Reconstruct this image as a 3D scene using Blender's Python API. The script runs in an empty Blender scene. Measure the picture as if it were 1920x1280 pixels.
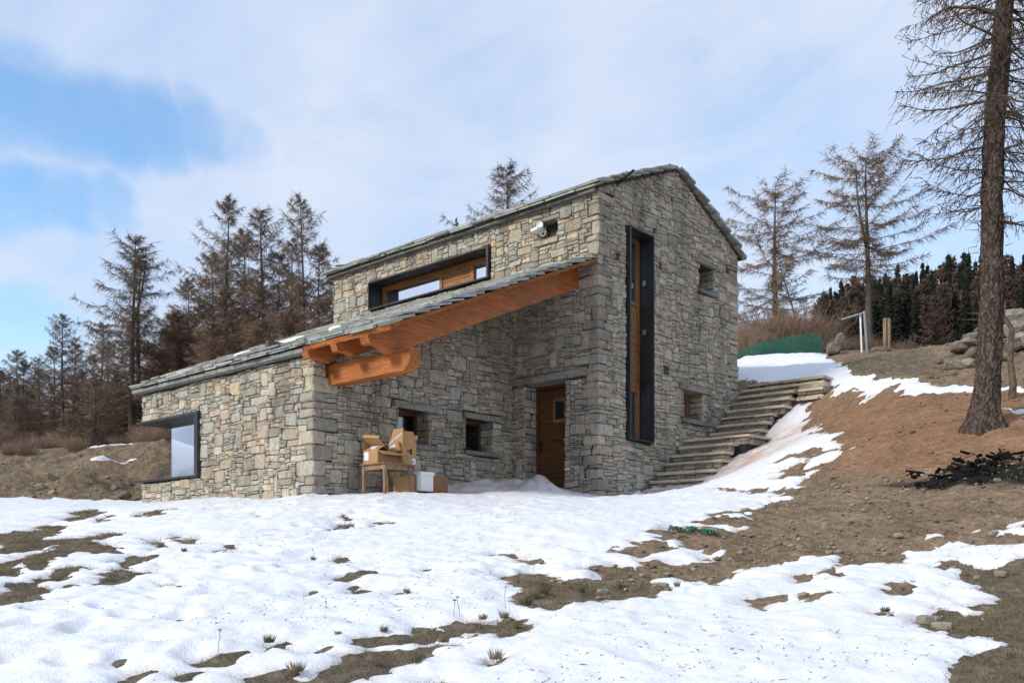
import bpy, bmesh, math, random
import numpy as np
from mathutils import Vector, Matrix, noise as mnoise

# ---------------------------------------------------------------- scene, camera, sky, sun
S = bpy.context.scene
COL = S.collection
rad = math.radians
CAM = (10.944, -14.714, -1.106)
YAW = 0.73453
cam = bpy.data.cameras.new('camera')
cam.sensor_width = 36.0
cam.lens = 31.855
cam.shift_y = 0.2021
cam.clip_start = 0.05
cam.clip_end = 3000.0
camo = bpy.data.objects.new('camera', cam)
camo.location = CAM
camo.rotation_euler = (math.pi / 2, 0, YAW)
COL.objects.link(camo)
S.camera = camo

SUN_AZ = math.atan2(-0.86, -0.26)      # direction towards the sun, from +x
SUN_EL = rad(30)
W = bpy.data.worlds.new('World')
S.world = W
W.use_nodes = True
nt = W.node_tree
for n in list(nt.nodes):
    nt.nodes.remove(n)
def wn(t, **k):
    n = nt.nodes.new(t)
    for a, b in k.items():
        setattr(n, a, b)
    return n
wo = wn('ShaderNodeOutputWorld')
bg_sky = wn('ShaderNodeBackground')
bg_cl = wn('ShaderNodeBackground')
sky = wn('ShaderNodeTexSky', sky_type='NISHITA')
sky.sun_disc = False
sky.sun_elevation = SUN_EL
sky.sun_rotation = math.pi / 2 - SUN_AZ
sky.altitude = 1500
sky.air_density = 1.3
sky.dust_density = 1.2
bg_sky.inputs[1].default_value = 0.15
hs = wn('ShaderNodeHueSaturation')
hs.inputs['Saturation'].default_value = 1.28
hs.inputs['Value'].default_value = 1.45
nt.links.new(sky.outputs[0], hs.inputs['Color'])
nt.links.new(hs.outputs[0], bg_sky.inputs[0])
tc = wn('ShaderNodeTexCoord')
# cloud layer: the view direction dropped on to a flat ceiling, so that clouds flatten towards the horizon
sep = wn('ShaderNodeSeparateXYZ')
nt.links.new(tc.outputs['Generated'], sep.inputs[0])
def wm(op, a, b=None, c=None):
    n = wn('ShaderNodeMath', operation=op)
    for i, v in enumerate((a, b, c)):
        if v is None:
            continue
        if isinstance(v, (int, float)):
            n.inputs[i].default_value = v
        else:
            nt.links.new(v, n.inputs[i])
    return n.outputs[0]
zz = wm('ADD', wm('MAXIMUM', sep.outputs[2], 0.0), 0.22)
comb = wn('ShaderNodeCombineXYZ')
nt.links.new(wm('DIVIDE', sep.outputs[0], zz), comb.inputs[0])
nt.links.new(wm('DIVIDE', sep.outputs[1], zz), comb.inputs[1])
comb.inputs[2].default_value = 3.7
def wnoise(scale, detail, rough, dist=0.0, off=(0, 0, 0)):
    mp = wn('ShaderNodeMapping')
    mp.inputs['Location'].default_value = off
    mp.inputs['Rotation'].default_value = (0, 0, 0.5)
    mp.inputs['Scale'].default_value = (1.0, 1.5, 1.0)
    nt.links.new(comb.outputs[0], mp.inputs[0])
    n = wn('ShaderNodeTexNoise')
    n.inputs['Scale'].default_value = scale
    n.inputs['Detail'].default_value = detail
    n.inputs['Roughness'].default_value = rough
    n.inputs['Distortion'].default_value = dist
    nt.links.new(mp.outputs[0], n.inputs['Vector'])
    return n.outputs[0]
n1 = wnoise(1.1, 8, 0.55, 0.6, (2.3, 0.4, 0))
n2 = wnoise(2.8, 9, 0.6, 0.9, (7.1, 3.3, 0))
cov = wm('ADD', wm('MULTIPLY', n1, 0.62), wm('MULTIPLY', n2, 0.38))
# two open, blue stretches of the sky (as directions) and the wide veil of cloud over the rest
def px_dir(u, v):
    a = (u - 960) / 1698.9
    z = (1028 - v) / 1698.9
    g = (-math.sin(YAW), math.cos(YAW)); r = (math.cos(YAW), math.sin(YAW))
    d = Vector((g[0] + r[0] * a, g[1] + r[1] * a, z))
    return d.normalized()
wt = wn('ShaderNodeTexNoise'); wt.inputs['Scale'].default_value = 4.5; wt.inputs['Detail'].default_value = 9; wt.inputs['Roughness'].default_value = .6
nt.links.new(tc.outputs['Generated'], wt.inputs['Vector'])
ws = wn('ShaderNodeVectorMath', operation='SUBTRACT'); ws.inputs[1].default_value = (.5, .5, .5); nt.links.new(wt.outputs['Color'], ws.inputs[0])
wa = wn('ShaderNodeVectorMath', operation='MULTIPLY_ADD'); wa.inputs[1].default_value = (.15, .15, .07)
nt.links.new(ws.outputs[0], wa.inputs[0]); nt.links.new(tc.outputs['Generated'], wa.inputs[2])
wnm = wn('ShaderNodeVectorMath', operation='NORMALIZE'); nt.links.new(wa.outputs[0], wnm.inputs[0])
wob = wnm.outputs[0]
def blob(d, width):
    dp = wn('ShaderNodeVectorMath', operation='DOT_PRODUCT')
    nt.links.new(wob, dp.inputs[0])
    dp.inputs[1].default_value = d
    mr = wn('ShaderNodeMapRange', interpolation_type='SMOOTHSTEP')
    mr.inputs['From Min'].default_value = math.cos(width)
    mr.inputs['From Max'].default_value = math.cos(width * 0.2)
    nt.links.new(dp.outputs['Value'], mr.inputs['Value'])
    return mr.outputs[0]
open_ = None
for (u, v, w, k) in ((20, 215, .055, 1.), (110, 225, .055, 1.), (200, 240, .055, 1.), (290, 235, .05, .95), (380, 230, .045, .8), (450, 250, .04, .5), (-80, 200, .07, 1.), (40, 170, .05, .6), (20, 385, .04, 1.), (100, 390, .04, 1.), (180, 378, .035, .8), (-60, 390, .05, 1.),
                     (10, 655, .07, .7), (60, 690, .05, .5), (880, 115, .11, .30), (960, 150, .07, .22), (1330, 225, .14, .26), (1500, 300, .10, .22), (700, 330, .10, .28), (820, 380, .07, .3), (480, 120, .08, .2), (1850, 480, .15, .22)):
    b = wm('MULTIPLY', blob(px_dir(u, v), w), k * 0.30)
    open_ = b if open_ is None else wm('MAXIMUM', open_, b)
cov2 = wm('SUBTRACT', wm('ADD', cov, 0.20), open_)
ramp = wn('ShaderNodeMapRange', interpolation_type='SMOOTHSTEP')
ramp.inputs['From Min'].default_value = 0.30
ramp.inputs['From Max'].default_value = 0.80
ramp.inputs['To Min'].default_value = 0.14
ramp.inputs['To Max'].default_value = 0.95
nt.links.new(cov2, ramp.inputs['Value'])
# brightness inside the cloud deck
cr = wn('ShaderNodeValToRGB')
cr.color_ramp.elements[0].position = 0.30
cr.color_ramp.elements[0].color = (0.53, 0.65, 0.86, 1)
cr.color_ramp.elements[1].position = 0.66
cr.color_ramp.elements[1].color = (0.69, 0.75, 0.87, 1)
n3 = wnoise(1.7, 6, 0.5, 0.3, (1.2, 9.3, 0))
nt.links.new(n3, cr.inputs[0])
nt.links.new(cr.outputs[0], bg_cl.inputs[0])
bg_cl.inputs[1].default_value = 0.98
mix = wn('ShaderNodeMixShader')
nt.links.new(ramp.outputs[0], mix.inputs[0])
nt.links.new(bg_sky.outputs[0], mix.inputs[1])
nt.links.new(bg_cl.outputs[0], mix.inputs[2])
nt.links.new(mix.outputs[0], wo.inputs[0])

sl = bpy.data.lights.new('sun', 'SUN')
sl.energy = 2.7
sl.angle = rad(10)
sl.color = (1.0, 0.94, 0.84)
so = bpy.data.objects.new('sun', sl)
sd_ = Vector((math.cos(SUN_AZ) * math.cos(SUN_EL), math.sin(SUN_AZ) * math.cos(SUN_EL), math.sin(SUN_EL)))
so.rotation_euler = sd_.to_track_quat('Z', 'Y').to_euler()
COL.objects.link(so)

S.view_settings.view_transform = 'Standard'
S.view_settings.look = 'None'
S.view_settings.exposure = 0.20
S.view_settings.gamma = 1.0
S.view_settings.use_curve_mapping = False
S.cycles.max_bounces = 6
S.cycles.transparent_max_bounces = 8

# ---------------------------------------------------------------- helpers
G2 = np.array([-math.sin(YAW), math.cos(YAW)])
R2 = np.array([math.cos(YAW), math.sin(YAW)])
def at(lat, dep, z=0.0):
    """world point from metres to the right and metres ahead of where the photographer stands"""
    return Vector((CAM[0] + R2[0] * lat + G2[0] * dep, CAM[1] + R2[1] * lat + G2[1] * dep, z))

def link(o, parent=None):
    COL.objects.link(o)
    if parent is not None:
        o.parent = parent
    return o
def empty(name, loc=(0, 0, 0), rotz=0.0, parent=None):
    o = bpy.data.objects.new(name, None)
    o.location = loc
    o.rotation_euler = (0, 0, rotz)
    o.empty_display_size = 0.2
    return link(o, parent)
def tag(o, label=None, cat=None, group=None, kind=None):
    if label: o['label'] = label
    if cat: o['category'] = cat
    if group: o['group'] = group
    if kind: o['kind'] = kind
    return o
def mesh_obj(name, v, f, mat, parent=None, col=None, smooth=False):
    me = bpy.data.meshes.new(name)
    if isinstance(v, np.ndarray) and isinstance(f, np.ndarray):
        me.vertices.add(len(v)); me.vertices.foreach_set('co', np.asarray(v, np.float32).ravel())
        k = f.shape[1]
        me.loops.add(f.size); me.loops.foreach_set('vertex_index', f.astype(np.int32).ravel())
        me.polygons.add(len(f)); me.polygons.foreach_set('loop_start', np.arange(0, f.size, k, dtype=np.int32))
        me.polygons.foreach_set('loop_total', np.full(len(f), k, np.int32))
        me.update(calc_edges=True)
    else:
        me.from_pydata([tuple(p) for p in v], [], [tuple(q) for q in f])
        me.update()
    if col is not None:
        a = me.color_attributes.new('Col', 'FLOAT_COLOR', 'POINT')
        c = np.asarray(col, np.float32)
        if c.ndim == 1:
            c = np.tile(c, (len(me.vertices), 1))
        if c.shape[1] == 3:
            c = np.hstack([c, np.ones((len(c), 1), np.float32)])
        a.data.foreach_set('color', c.astype(np.float32).ravel())
    if smooth:
        me.polygons.foreach_set('use_smooth', np.ones(len(me.polygons), bool))
    me.materials.append(MAT[mat] if isinstance(mat, str) else mat)
    o = bpy.data.objects.new(name, me)
    return link(o, parent)

class MB:
    """collects pieces of ONE part"""
    def __init__(s):
        s.v = []; s.f = []; s.c = []
    def add(s, v, f, c=None):
        n = len(s.v)
        s.v.extend([tuple(p) for p in v])
        s.f.extend([tuple(i + n for i in q) for q in f])
        if c is not None:
            s.c.extend([tuple(c)] * len(v))
        return s
    def box(s, lo, hi, c=None, M=None):
        x0, y0, z0 = lo; x1, y1, z1 = hi
        v = [(x0, y0, z0), (x1, y0, z0), (x1, y1, z0), (x0, y1, z0), (x0, y0, z1), (x1, y0, z1), (x1, y1, z1), (x0, y1, z1)]
        if M is not None:
            v = [M @ Vector(p) for p in v]
        return s.add(v, [(0, 3, 2, 1), (4, 5, 6, 7), (0, 1, 5, 4), (1, 2, 6, 5), (2, 3, 7, 6), (3, 0, 4, 7)], c)
    def bbox(s, lo, hi, b=0.01, c=None, M=None, jit=0.0, rng=None):
        """box with rounded edges, optionally rough"""
        v, f = rounded(lo, hi, b, jit, rng)
        if M is not None:
            v = [M @ Vector(p) for p in v]
        return s.add(v, f, c)
    def tube(s, pts, rs, n=6, c=None, cap=True):
        pts = [Vector(p) for p in pts]
        if isinstance(rs, (int, float)):
            rs = [rs] * len(pts)
        v = []; f = []
        for i, p in enumerate(pts):
            d = (pts[min(i + 1, len(pts) - 1)] - pts[max(i - 1, 0)]).normalized()
            a = d.cross(Vector((0, 0, 1)) if abs(d.z) < .95 else Vector((1, 0, 0))).normalized()
            b = d.cross(a)
            for k in range(n):
                t = 2 * math.pi * k / n
                v.append(p + (a * math.cos(t) + b * math.sin(t)) * rs[i])
        for i in range(len(pts) - 1):
            for k in range(n):
                k2 = (k + 1) % n
                f.append((i * n + k, i * n + k2, (i + 1) * n + k2, (i + 1) * n + k))
        if cap:
            f.append(tuple(range(n))[::-1]); f.append(tuple((len(pts) - 1) * n + k for k in range(n)))
        return s.add(v, f, c)
    def prism(s, poly, axis, a0, a1, c=None):
        """poly: list of 2D points in the plane normal to axis ('x': y,z  'y': x,z  'z': x,y)"""
        def P(p, a):
            return {'x': (a, p[0], p[1]), 'y': (p[0], a, p[1]), 'z': (p[0], p[1], a)}[axis]
        n = len(poly)
        v = [P(p, a0) for p in poly] + [P(p, a1) for p in poly]
        f = [tuple(range(n))[::-1], tuple(range(n, 2 * n))] + [(i, (i + 1) % n, n + (i + 1) % n, n + i) for i in range(n)]
        return s.add(v, f, c)
    def build(s, name, mat, parent=None, smooth=False):
        return mesh_obj(name, s.v, s.f, mat, parent, s.c if s.c else None, smooth)

_rb = None
def rounded(lo, hi, b, jit=0.0, rng=None):
    global _rb
    if _rb is None:
        idx = {}; f = []
        def vid(p):
            return idx.setdefault(p, len(idx))
        for ax in range(3):
            for s in (0, 3):
                o = [a for a in range(3) if a != ax]
                for i in range(3):
                    for j in range(3):
                        q = []
                        for (di, dj) in ((0, 0), (1, 0), (1, 1), (0, 1)):
                            p = [0, 0, 0]; p[ax] = s; p[o[0]] = i + di; p[o[1]] = j + dj
                            q.append(vid(tuple(p)))
                        flip = (s == 0) ^ (ax == 1)
                        f.append(tuple(q[::-1] if flip else q))
        _rb = ([p for p, _ in sorted(idx.items(), key=lambda t: t[1])], f)
    L, f = _rb
    lo = Vector(lo); hi = Vector(hi)
    bb = [min(b, (hi[k] - lo[k]) * .45) for k in range(3)]
    v = []
    for p in L:
        q = Vector((0, 0, 0)); n = 0
        for k in range(3):
            if p[k] in (0, 3): n += 1
        for k in range(3):
            t = (lo[k], lo[k] + bb[k], hi[k] - bb[k], hi[k])[p[k]]
            if n > 1 and p[k] in (0, 3):
                pull = bb[k] * (0.29 if n == 2 else 0.42)
                t += pull if p[k] == 0 else -pull
            q[k] = t
        if jit and rng:
            q += Vector((rng.uniform(-1, 1), rng.uniform(-1, 1), rng.uniform(-1, 1))) * jit
        v.append(q)
    return v, f

# value noise on arrays
def _h(ix, iy, seed):
    n = (ix.astype(np.int64) * 374761393 + iy.astype(np.int64) * 668265263 + seed * 1274126177) & 0x7fffffff
    n = ((n ^ (n >> 13)) * 1274126177) & 0x7fffffff
    n = n ^ (n >> 16)
    return (n & 0xffff) / 65535.0 * 2 - 1
def vnoise(x, y, seed=0):
    ix = np.floor(x); iy = np.floor(y)
    fx = x - ix; fy = y - iy
    fx = fx * fx * fx * (fx * (fx * 6 - 15) + 10); fy = fy * fy * fy * (fy * (fy * 6 - 15) + 10)
    a = _h(ix, iy, seed); b = _h(ix + 1, iy, seed); c = _h(ix, iy + 1, seed); d = _h(ix + 1, iy + 1, seed)
    return (a * (1 - fx) + b * fx) * (1 - fy) + (c * (1 - fx) + d * fx) * fy
def fbm(x, y, seed=0, oct=4, gain=.5):
    s = 0; a = 1.0
    for k in range(oct):
        s = s + a * vnoise(x * 2 ** k + 17.3 * k, y * 2 ** k - 9.1 * k, seed + k)
        a *= gain
    return s

# ---------------------------------------------------------------- materials
MAT = {}
def newmat(name):
    m = bpy.data.materials.new(name)
    m.use_nodes = True
    t = m.node_tree
    b = t.nodes['Principled BSDF']
    MAT[name] = m
    return m, t, b
def N(t, typ, **k):
    n = t.nodes.new(typ)
    for a, v in k.items():
        setattr(n, a, v)
    return n
def texn(t, scale, detail=5, rough=.55, coord='Object', stretch=None, dist=0.0):
    c = N(t, 'ShaderNodeTexCoord') if coord != 'World' else N(t, 'ShaderNodeNewGeometry')
    out = c.outputs['Position'] if coord == 'World' else c.outputs[coord]
    if stretch:
        mp = N(t, 'ShaderNodeMapping'); mp.inputs['Scale'].default_value = stretch
        t.links.new(out, mp.inputs[0]); out = mp.outputs[0]
    n = N(t, 'ShaderNodeTexNoise')
    n.inputs['Scale'].default_value = scale; n.inputs['Detail'].default_value = detail
    n.inputs['Roughness'].default_value = rough; n.inputs['Distortion'].default_value = dist
    t.links.new(out, n.inputs['Vector'])
    return n.outputs[0]
def ramp_(t, fac, stops):
    r = N(t, 'ShaderNodeValToRGB')
    e = r.color_ramp.elements
    while len(e) < len(stops): e.new(0.5)
    for k, (p, c) in enumerate(stops):
        e[k].position = p
        e[k].color = (c[0], c[1], c[2], 1) if not isinstance(c, (int, float)) else (c, c, c, 1)
    t.links.new(fac, r.inputs[0])
    return r.outputs[0]
def mixc(t, a, b, fac, mode='MIX'):
    n = N(t, 'ShaderNodeMix', data_type='RGBA', blend_type=mode)
    for sock, v in ((n.inputs[6], a), (n.inputs[7], b), (n.inputs[0], fac)):
        if isinstance(v, (int, float)): sock.default_value = v
        elif isinstance(v, tuple): sock.default_value = (*v, 1) if len(v) == 3 else v
        else: t.links.new(v, sock)
    return n.outputs[2]
def bump(t, b, h, strength=.4, dist=.02):
    n = N(t, 'ShaderNodeBump')
    n.inputs['Strength'].default_value = strength; n.inputs['Distance'].default_value = dist
    t.links.new(h, n.inputs['Height']); t.links.new(n.outputs[0], b.inputs['Normal'])
def attr(t, name='Col'):
    a = N(t, 'ShaderNodeAttribute'); a.attribute_name = name
    return a.outputs['Color']
def setb(b, rough=.8, spec=.3, metal=0.0):
    b.inputs['Roughness'].default_value = rough
    b.inputs['Specular IOR Level'].default_value = spec
    b.inputs['Metallic'].default_value = metal

# rubble stone: the colour of each stone is its own, the material adds grain, stains, lichen and relief
m, t, b = newmat('stone'); setb(b, .88, .2)
c = attr(t)
g1 = texn(t, 9, 6, .65, 'World'); g2 = texn(t, 45, 4, .6, 'World'); g3 = texn(t, 2.3, 3, .5, 'World')
c = mixc(t, c, ramp_(t, g1, [(.25, .62), (.5, .98), (.78, 1.28)]), 1.0, 'MULTIPLY')
c = mixc(t, c, ramp_(t, g2, [(.3, .70), (.7, 1.22)]), 1.0, 'MULTIPLY')
c = mixc(t, c, (.42, .30, .17), ramp_(t, g3, [(.55, 0.), (.75, .22)]))
c = mixc(t, c, ramp_(t, texn(t, 1.7, 4, .6, 'World', (1, 1, .28)), [(.34, .66), (.52, 1.)]), 1.0, 'MULTIPLY')
t.links.new(c, b.inputs['Base Color'])
gb = texn(t, 22, 7, .7, 'World')
bump(t, b, gb, .75, .03)

m, t, b = newmat('mortar'); setb(b, .95, .1)
t.links.new(ramp_(t, texn(t, 14, 5, .6, 'World'), [(.3, (.045, .042, .036)), (.7, (.115, .105, .088))]), b.inputs['Base Color'])
bump(t, b, texn(t, 30, 5, .6, 'World'), .6, .03)

m, t, b = newmat('slate'); setb(b, .75, .3)
c = attr(t)
c = mixc(t, c, ramp_(t, texn(t, 7, 6, .65, 'World'), [(.3, .6), (.7, 1.25)]), 1.0, 'MULTIPLY')
c = mixc(t, c, (.40, .39, .30), ramp_(t, texn(t, 3.1, 5, .6, 'World'), [(.56, 0.), (.70, .5)]))
t.links.new(c, b.inputs['Base Color'])
bump(t, b, texn(t, 26, 6, .7, 'World'), .5, .02)

m, t, b = newmat('steel'); setb(b, .42, .5, .0)
t.links.new(ramp_(t, texn(t, 3.5, 6, .6, 'World', (1, 1, .35)), [(.3, (.012, .014, .017)), (.62, (.028, .031, .036)), (.8, (.06, .062, .066))]), b.inputs['Base Color'])
t.links.new(ramp_(t, texn(t, 6, 4, .6, 'World'), [(.3, .36), (.7, .62)]), b.inputs['Roughness'])

def wood(name, dark, light, stretch, rough=.5, spec=.35, scale=3.0, rel=.25):
    m, t, b = newmat(name); setb(b, rough, spec)
    n1 = texn(t, scale, 7, .62, 'World', stretch, .6)
    n2 = texn(t, 1.4, 3, .5, 'World')
    c = ramp_(t, n1, [(.28, dark), (.5, tuple((a + q) / 2 for a, q in zip(dark, light))), (.75, light)])
    c = mixc(t, c, ramp_(t, n2, [(.3, .78), (.7, 1.15)]), 1.0, 'MULTIPLY')
    ck = texn(t, scale * .8, 4, .55, 'World', tuple(q * (2.6 if q > 3 else .7) for q in stretch), .3)
    c = mixc(t, c, ramp_(t, ck, [(.335, .38), (.375, 1.)]), 1.0, 'MULTIPLY')
    t.links.new(c, b.inputs['Base Color'])
    bump(t, b, n1, rel, .01)
wood('beam', (.20, .058, .012), (.54, .182, .042), (11, 1.0, 11), .5, .3)
wood('beam_x', (.20, .058, .012), (.54, .182, .042), (1.0, 11, 11), .5, .3)
wood('soffit', (.22, .07, .018), (.36, .13, .035), (9, 1.0, 9), .6, .25)
wood('window_wood', (.24, .10, .03), (.43, .21, .075), (1.5, 9, 9), .5, .3)
wood('window_wood_z', (.22, .092, .026), (.40, .19, .068), (9, 9, 1.2), .5, .3)
wood('door_wood', (.065, .028, .010), (.19, .085, .032), (1.5, 8, 10), .5, .35)
wood('table_wood', (.15, .085, .045), (.36, .23, .13), (4, 4, 4), .6, .3)
wood('tread_stone', (.44, .365, .26), (.72, .62, .47), (1.5, 7, 7), .85, .2, 3.0, .4)
wood('post_wood', (.16, .10, .06), (.33, .23, .15), (9, 9, 1), .8, .2)

m, t, b = newmat('glass')       # coated double glazing
t.nodes.remove(b)
out = t.nodes['Material Output']
gl = N(t, 'ShaderNodeBsdfGlossy'); gl.inputs['Roughness'].default_value = 0.01; gl.inputs['Color'].default_value = (.93, .96, 1, 1)
tr = N(t, 'ShaderNodeBsdfTransparent'); tr.inputs['Color'].default_value = (.62, .68, .70, 1)
fr = N(t, 'ShaderNodeFresnel'); fr.inputs['IOR'].default_value = 2.6
mx = N(t, 'ShaderNodeMixShader')
add = N(t, 'ShaderNodeMath', operation='ADD', use_clamp=True); add.inputs[1].default_value = .58
t.links.new(fr.outputs[0], add.inputs[0]); t.links.new(add.outputs[0], mx.inputs[0])
t.links.new(tr.outputs[0], mx.inputs[1]); t.links.new(gl.outputs[0], mx.inputs[2]); t.links.new(mx.outputs[0], out.inputs[0])

def plain(name, col, rough=.7, spec=.3, metal=0., var=.15, scale=12, bmp=0.0):
    m, t, b = newmat(name); setb(b, rough, spec, metal)
    n = texn(t, scale, 5, .6, 'World')
    t.links.new(ramp_(t, n, [(.3, tuple(x * (1 - var) for x in col)), (.7, tuple(x * (1 + var) for x in col))]), b.inputs['Base Color'])
    if bmp: bump(t, b, n, bmp, .02)
m2 = MAT['glass'].copy(); m2.name = 'plain_glass'; MAT['plain_glass'] = m2
for n_ in m2.node_tree.nodes:
    if n_.type == 'MATH': n_.inputs[1].default_value = .03
    if n_.type == 'FRESNEL': n_.inputs['IOR'].default_value = 1.5
plain('dark_glass', (.012, .012, .013), .12, .5)
plain('interior', (.10, .09, .08), .9, .1)
plain('curtain', (.55, .55, .56), .9, .1, 0, .08)
plain('cardboard', (.42, .255, .125), .85, .15, 0, .12, 7)
plain('cardboard_dark', (.27, .145, .080), .85, .15, 0, .12, 7)
plain('white_plastic', (.80, .80, .80), .45, .4, 0, .03)
plain('paper', (.72, .72, .74), .7, .2, 0, .05)
plain('print_blue', (.03, .16, .42), .6, .2, 0, .05)
plain('print_dark', (.03, .03, .03), .6, .2, 0, .05)
plain('print_yellow', (.60, .40, .05), .6, .2, 0, .05)
plain('clear_film', (.55, .56, .58), .3, .5, 0, .2, 30)
plain('orange_plastic', (.62, .12, .06), .5, .4, 0, .05)
plain('green_net', (.016, .115, .075), .6, .3, 0, .25, 20)
plain('galvanised', (.34, .36, .38), .4, .5, .6, .12)
plain('white_paint', (.78, .78, .78), .5, .3, 0, .04)
plain('black_metal', (.015, .016, .018), .5, .4)
plain('brass', (.25, .2, .12), .45, .4, .7)
plain('char', (.012, .011, .010), .9, .15, 0, .5, 25, .8)
plain('rock', (.26, .232, .185), .92, .15, 0, .35, 9, .8)
plain('rock_dark', (.165, .145, .115), .92, .15, 0, .4, 8, .8)
plain('bark', (.135, .098, .076), .95, .1, 0, .5, 11, 1.0)
plain('bark_far', (.10, .080, .068), .95, .1, 0, .3, 6)
plain('twig', (.215, .162, .122), .95, .1, 0, .25, 3)
plain('twig_near', (.135, .10, .078), .95, .1, 0, .3, 6)
plain('twig_red', (.27, .19, .138), .95, .1, 0, .25, 3)
plain('needles', (.024, .030, .021), .9, .15, 0, .4, .7)
plain('twig_grey', (.120, .088, .070), .95, .1, 0, .3, 1)
plain('shrub', (.21, .145, .105), .95, .1, 0, .3, 3)
plain('straw', (.22, .17, .105), .95, .1, 0, .45, 5)
plain('moss_grass', (.12, .105, .055), .95, .1, 0, .4, 5)

m, t, b = newmat('bark_near'); setb(b, .95, .1)
v1 = N(t, 'ShaderNodeTexVoronoi'); v1.feature = 'F1'; v1.inputs['Scale'].default_value = 19
mp = N(t, 'ShaderNodeMapping'); mp.inputs['Scale'].default_value = (1.2, 1.2, .55)
ge = N(t, 'ShaderNodeNewGeometry'); nz = texn(t, 4, 4, .6, 'World')
vm = N(t, 'ShaderNodeVectorMath', operation='MULTIPLY_ADD')
cx = N(t, 'ShaderNodeCombineXYZ')
dn = N(t, 'ShaderNodeTexNoise'); dn.inputs['Scale'].default_value = 6; dn.inputs['Detail'].default_value = 5; t.links.new(ge.outputs['Position'], dn.inputs['Vector'])
vm.inputs[1].default_value = (.16, .16, .30); t.links.new(dn.outputs['Color'], vm.inputs[0]); t.links.new(ge.outputs['Position'], vm.inputs[2]); t.links.new(vm.outputs[0], mp.inputs[0]); t.links.new(mp.outputs[0], v1.inputs['Vector'])
hh = mixc(t, v1.outputs['Distance'], texn(t, 25, 6, .65, 'World', (1, 1, .3)), .5)
t.links.new(ramp_(t, hh, [(.20, (.34, .29, .25)), (.30, (.195, .152, .125)), (.45, (.135, .102, .083)), (.62, (.055, .041, .034))]), b.inputs['Base Color'])
bump(t, b, ramp_(t, hh, [(.2, 1.), (.65, 0.)]), 1.0, .05)

# ground: R = red earth, G = turf, B = ash, all mapped areas of soil
m, t, b = newmat('ground'); setb(b, .95, .1)
a = N(t, 'ShaderNodeAttribute'); a.attribute_name = 'Col'
sp = N(t, 'ShaderNodeSeparateColor'); t.links.new(a.outputs['Color'], sp.inputs[0])
nA = texn(t, 1.6, 7, .62, 'World'); nB = texn(t, 11, 7, .7, 'World'); nC = texn(t, 48, 4, .65, 'World')
soil = ramp_(t, nB, [(.25, (.115, .080, .050)), (.5, (.25, .180, .115)), (.78, (.42, .33, .23))])
red = ramp_(t, nB, [(.25, (.185, .100, .056)), (.5, (.305, .172, .100)), (.78, (.41, .265, .17))])
turf = ramp_(t, nB, [(.25, (.070, .058, .043)), (.5, (.165, .138, .102)), (.78, (.34, .295, .235))])
c = mixc(t, soil, red, sp.outputs[0])
c = mixc(t, c, turf, sp.outputs[1])
c = mixc(t, c, (.02, .018, .016), sp.outputs[2])
c = mixc(t, c, ramp_(t, nA, [(.3, .72), (.7, 1.2)]), 1.0, 'MULTIPLY')
c = mixc(t, c, ramp_(t, nC, [(.3, .65), (.7, 1.35)]), 1.0, 'MULTIPLY')
t.links.new(c, b.inputs['Base Color'])
hb = mixc(t, nB, nC, .45)
bump(t, b, hb, .9, .06)

m, t, b = newmat('snow'); setb(b, .55, .25)
a = N(t, 'ShaderNodeAttribute'); a.attribute_name = 'Col'
sp = N(t, 'ShaderNodeSeparateColor'); t.links.new(a.outputs['Color'], sp.inputs[0])
nA = texn(t, 2.2, 7, .65, 'World'); nB = texn(t, 16, 6, .65, 'World'); nC = texn(t, 70, 3, .6, 'World')
base = ramp_(t, nB, [(.3, (.75, .765, .79)), (.7, (.87, .875, .89))])
dirtf = N(t, 'ShaderNodeMath', operation='MULTIPLY'); t.links.new(sp.outputs[0], dirtf.inputs[0])
t.links.new(ramp_(t, nA, [(.30, .1), (.62, 1.)]), dirtf.inputs[1])
c = mixc(t, base, (.50, .34, .26), dirtf.outputs[0])
t.links.new(c, b.inputs['Base Color'])
hb = mixc(t, mixc(t, nA, nB, .5), nC, .25)
bump(t, b, hb, .5, .07)

# ---------------------------------------------------------------- terrain heights
def _w(u, v, dep):
    """a surveyed ground point: bearing and elevation seen from the camera, distance ahead"""
    p = at((u - 960) / 1698.9 * dep, dep)
    return (p.x, p.y, CAM[2] + (1027.96 - v) * dep / 1698.9)
TP = [(-9.4, -5.5, -.08), (-5.5, -5.5, -.20), (-2.3, -5.5, -.30), (-1.2, -5.2, -.27), (-1.3, -3.0, -.14), (-.2, -2.4, -.16), (-1.2, -.4, .14), (-2.2, -.4, .18),
      (.15, -.15, -.13), (.3, 1.2, -.08), (1.3, 1.2, -.02), (.8, 2.0, .30), (.8, 3.0, .80), (.8, 4.1, 1.05), (.8, 5.0, 1.90), (.8, 5.8, 2.55), (1.7, 2.0, .35), (1.75, 3.0, .92), (1.75, 4.0, 1.22), (1.8, 4.8, 1.78), (2.5, 5.5, 2.36), (2.0, 6.5, 2.94), (.9, 6.5, 2.90),
      (-9, 1, 1.0), (-9, 6, 3.2), (-4, 6.2, 3.3), (-.3, 6.2, 3.1)]
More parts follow.
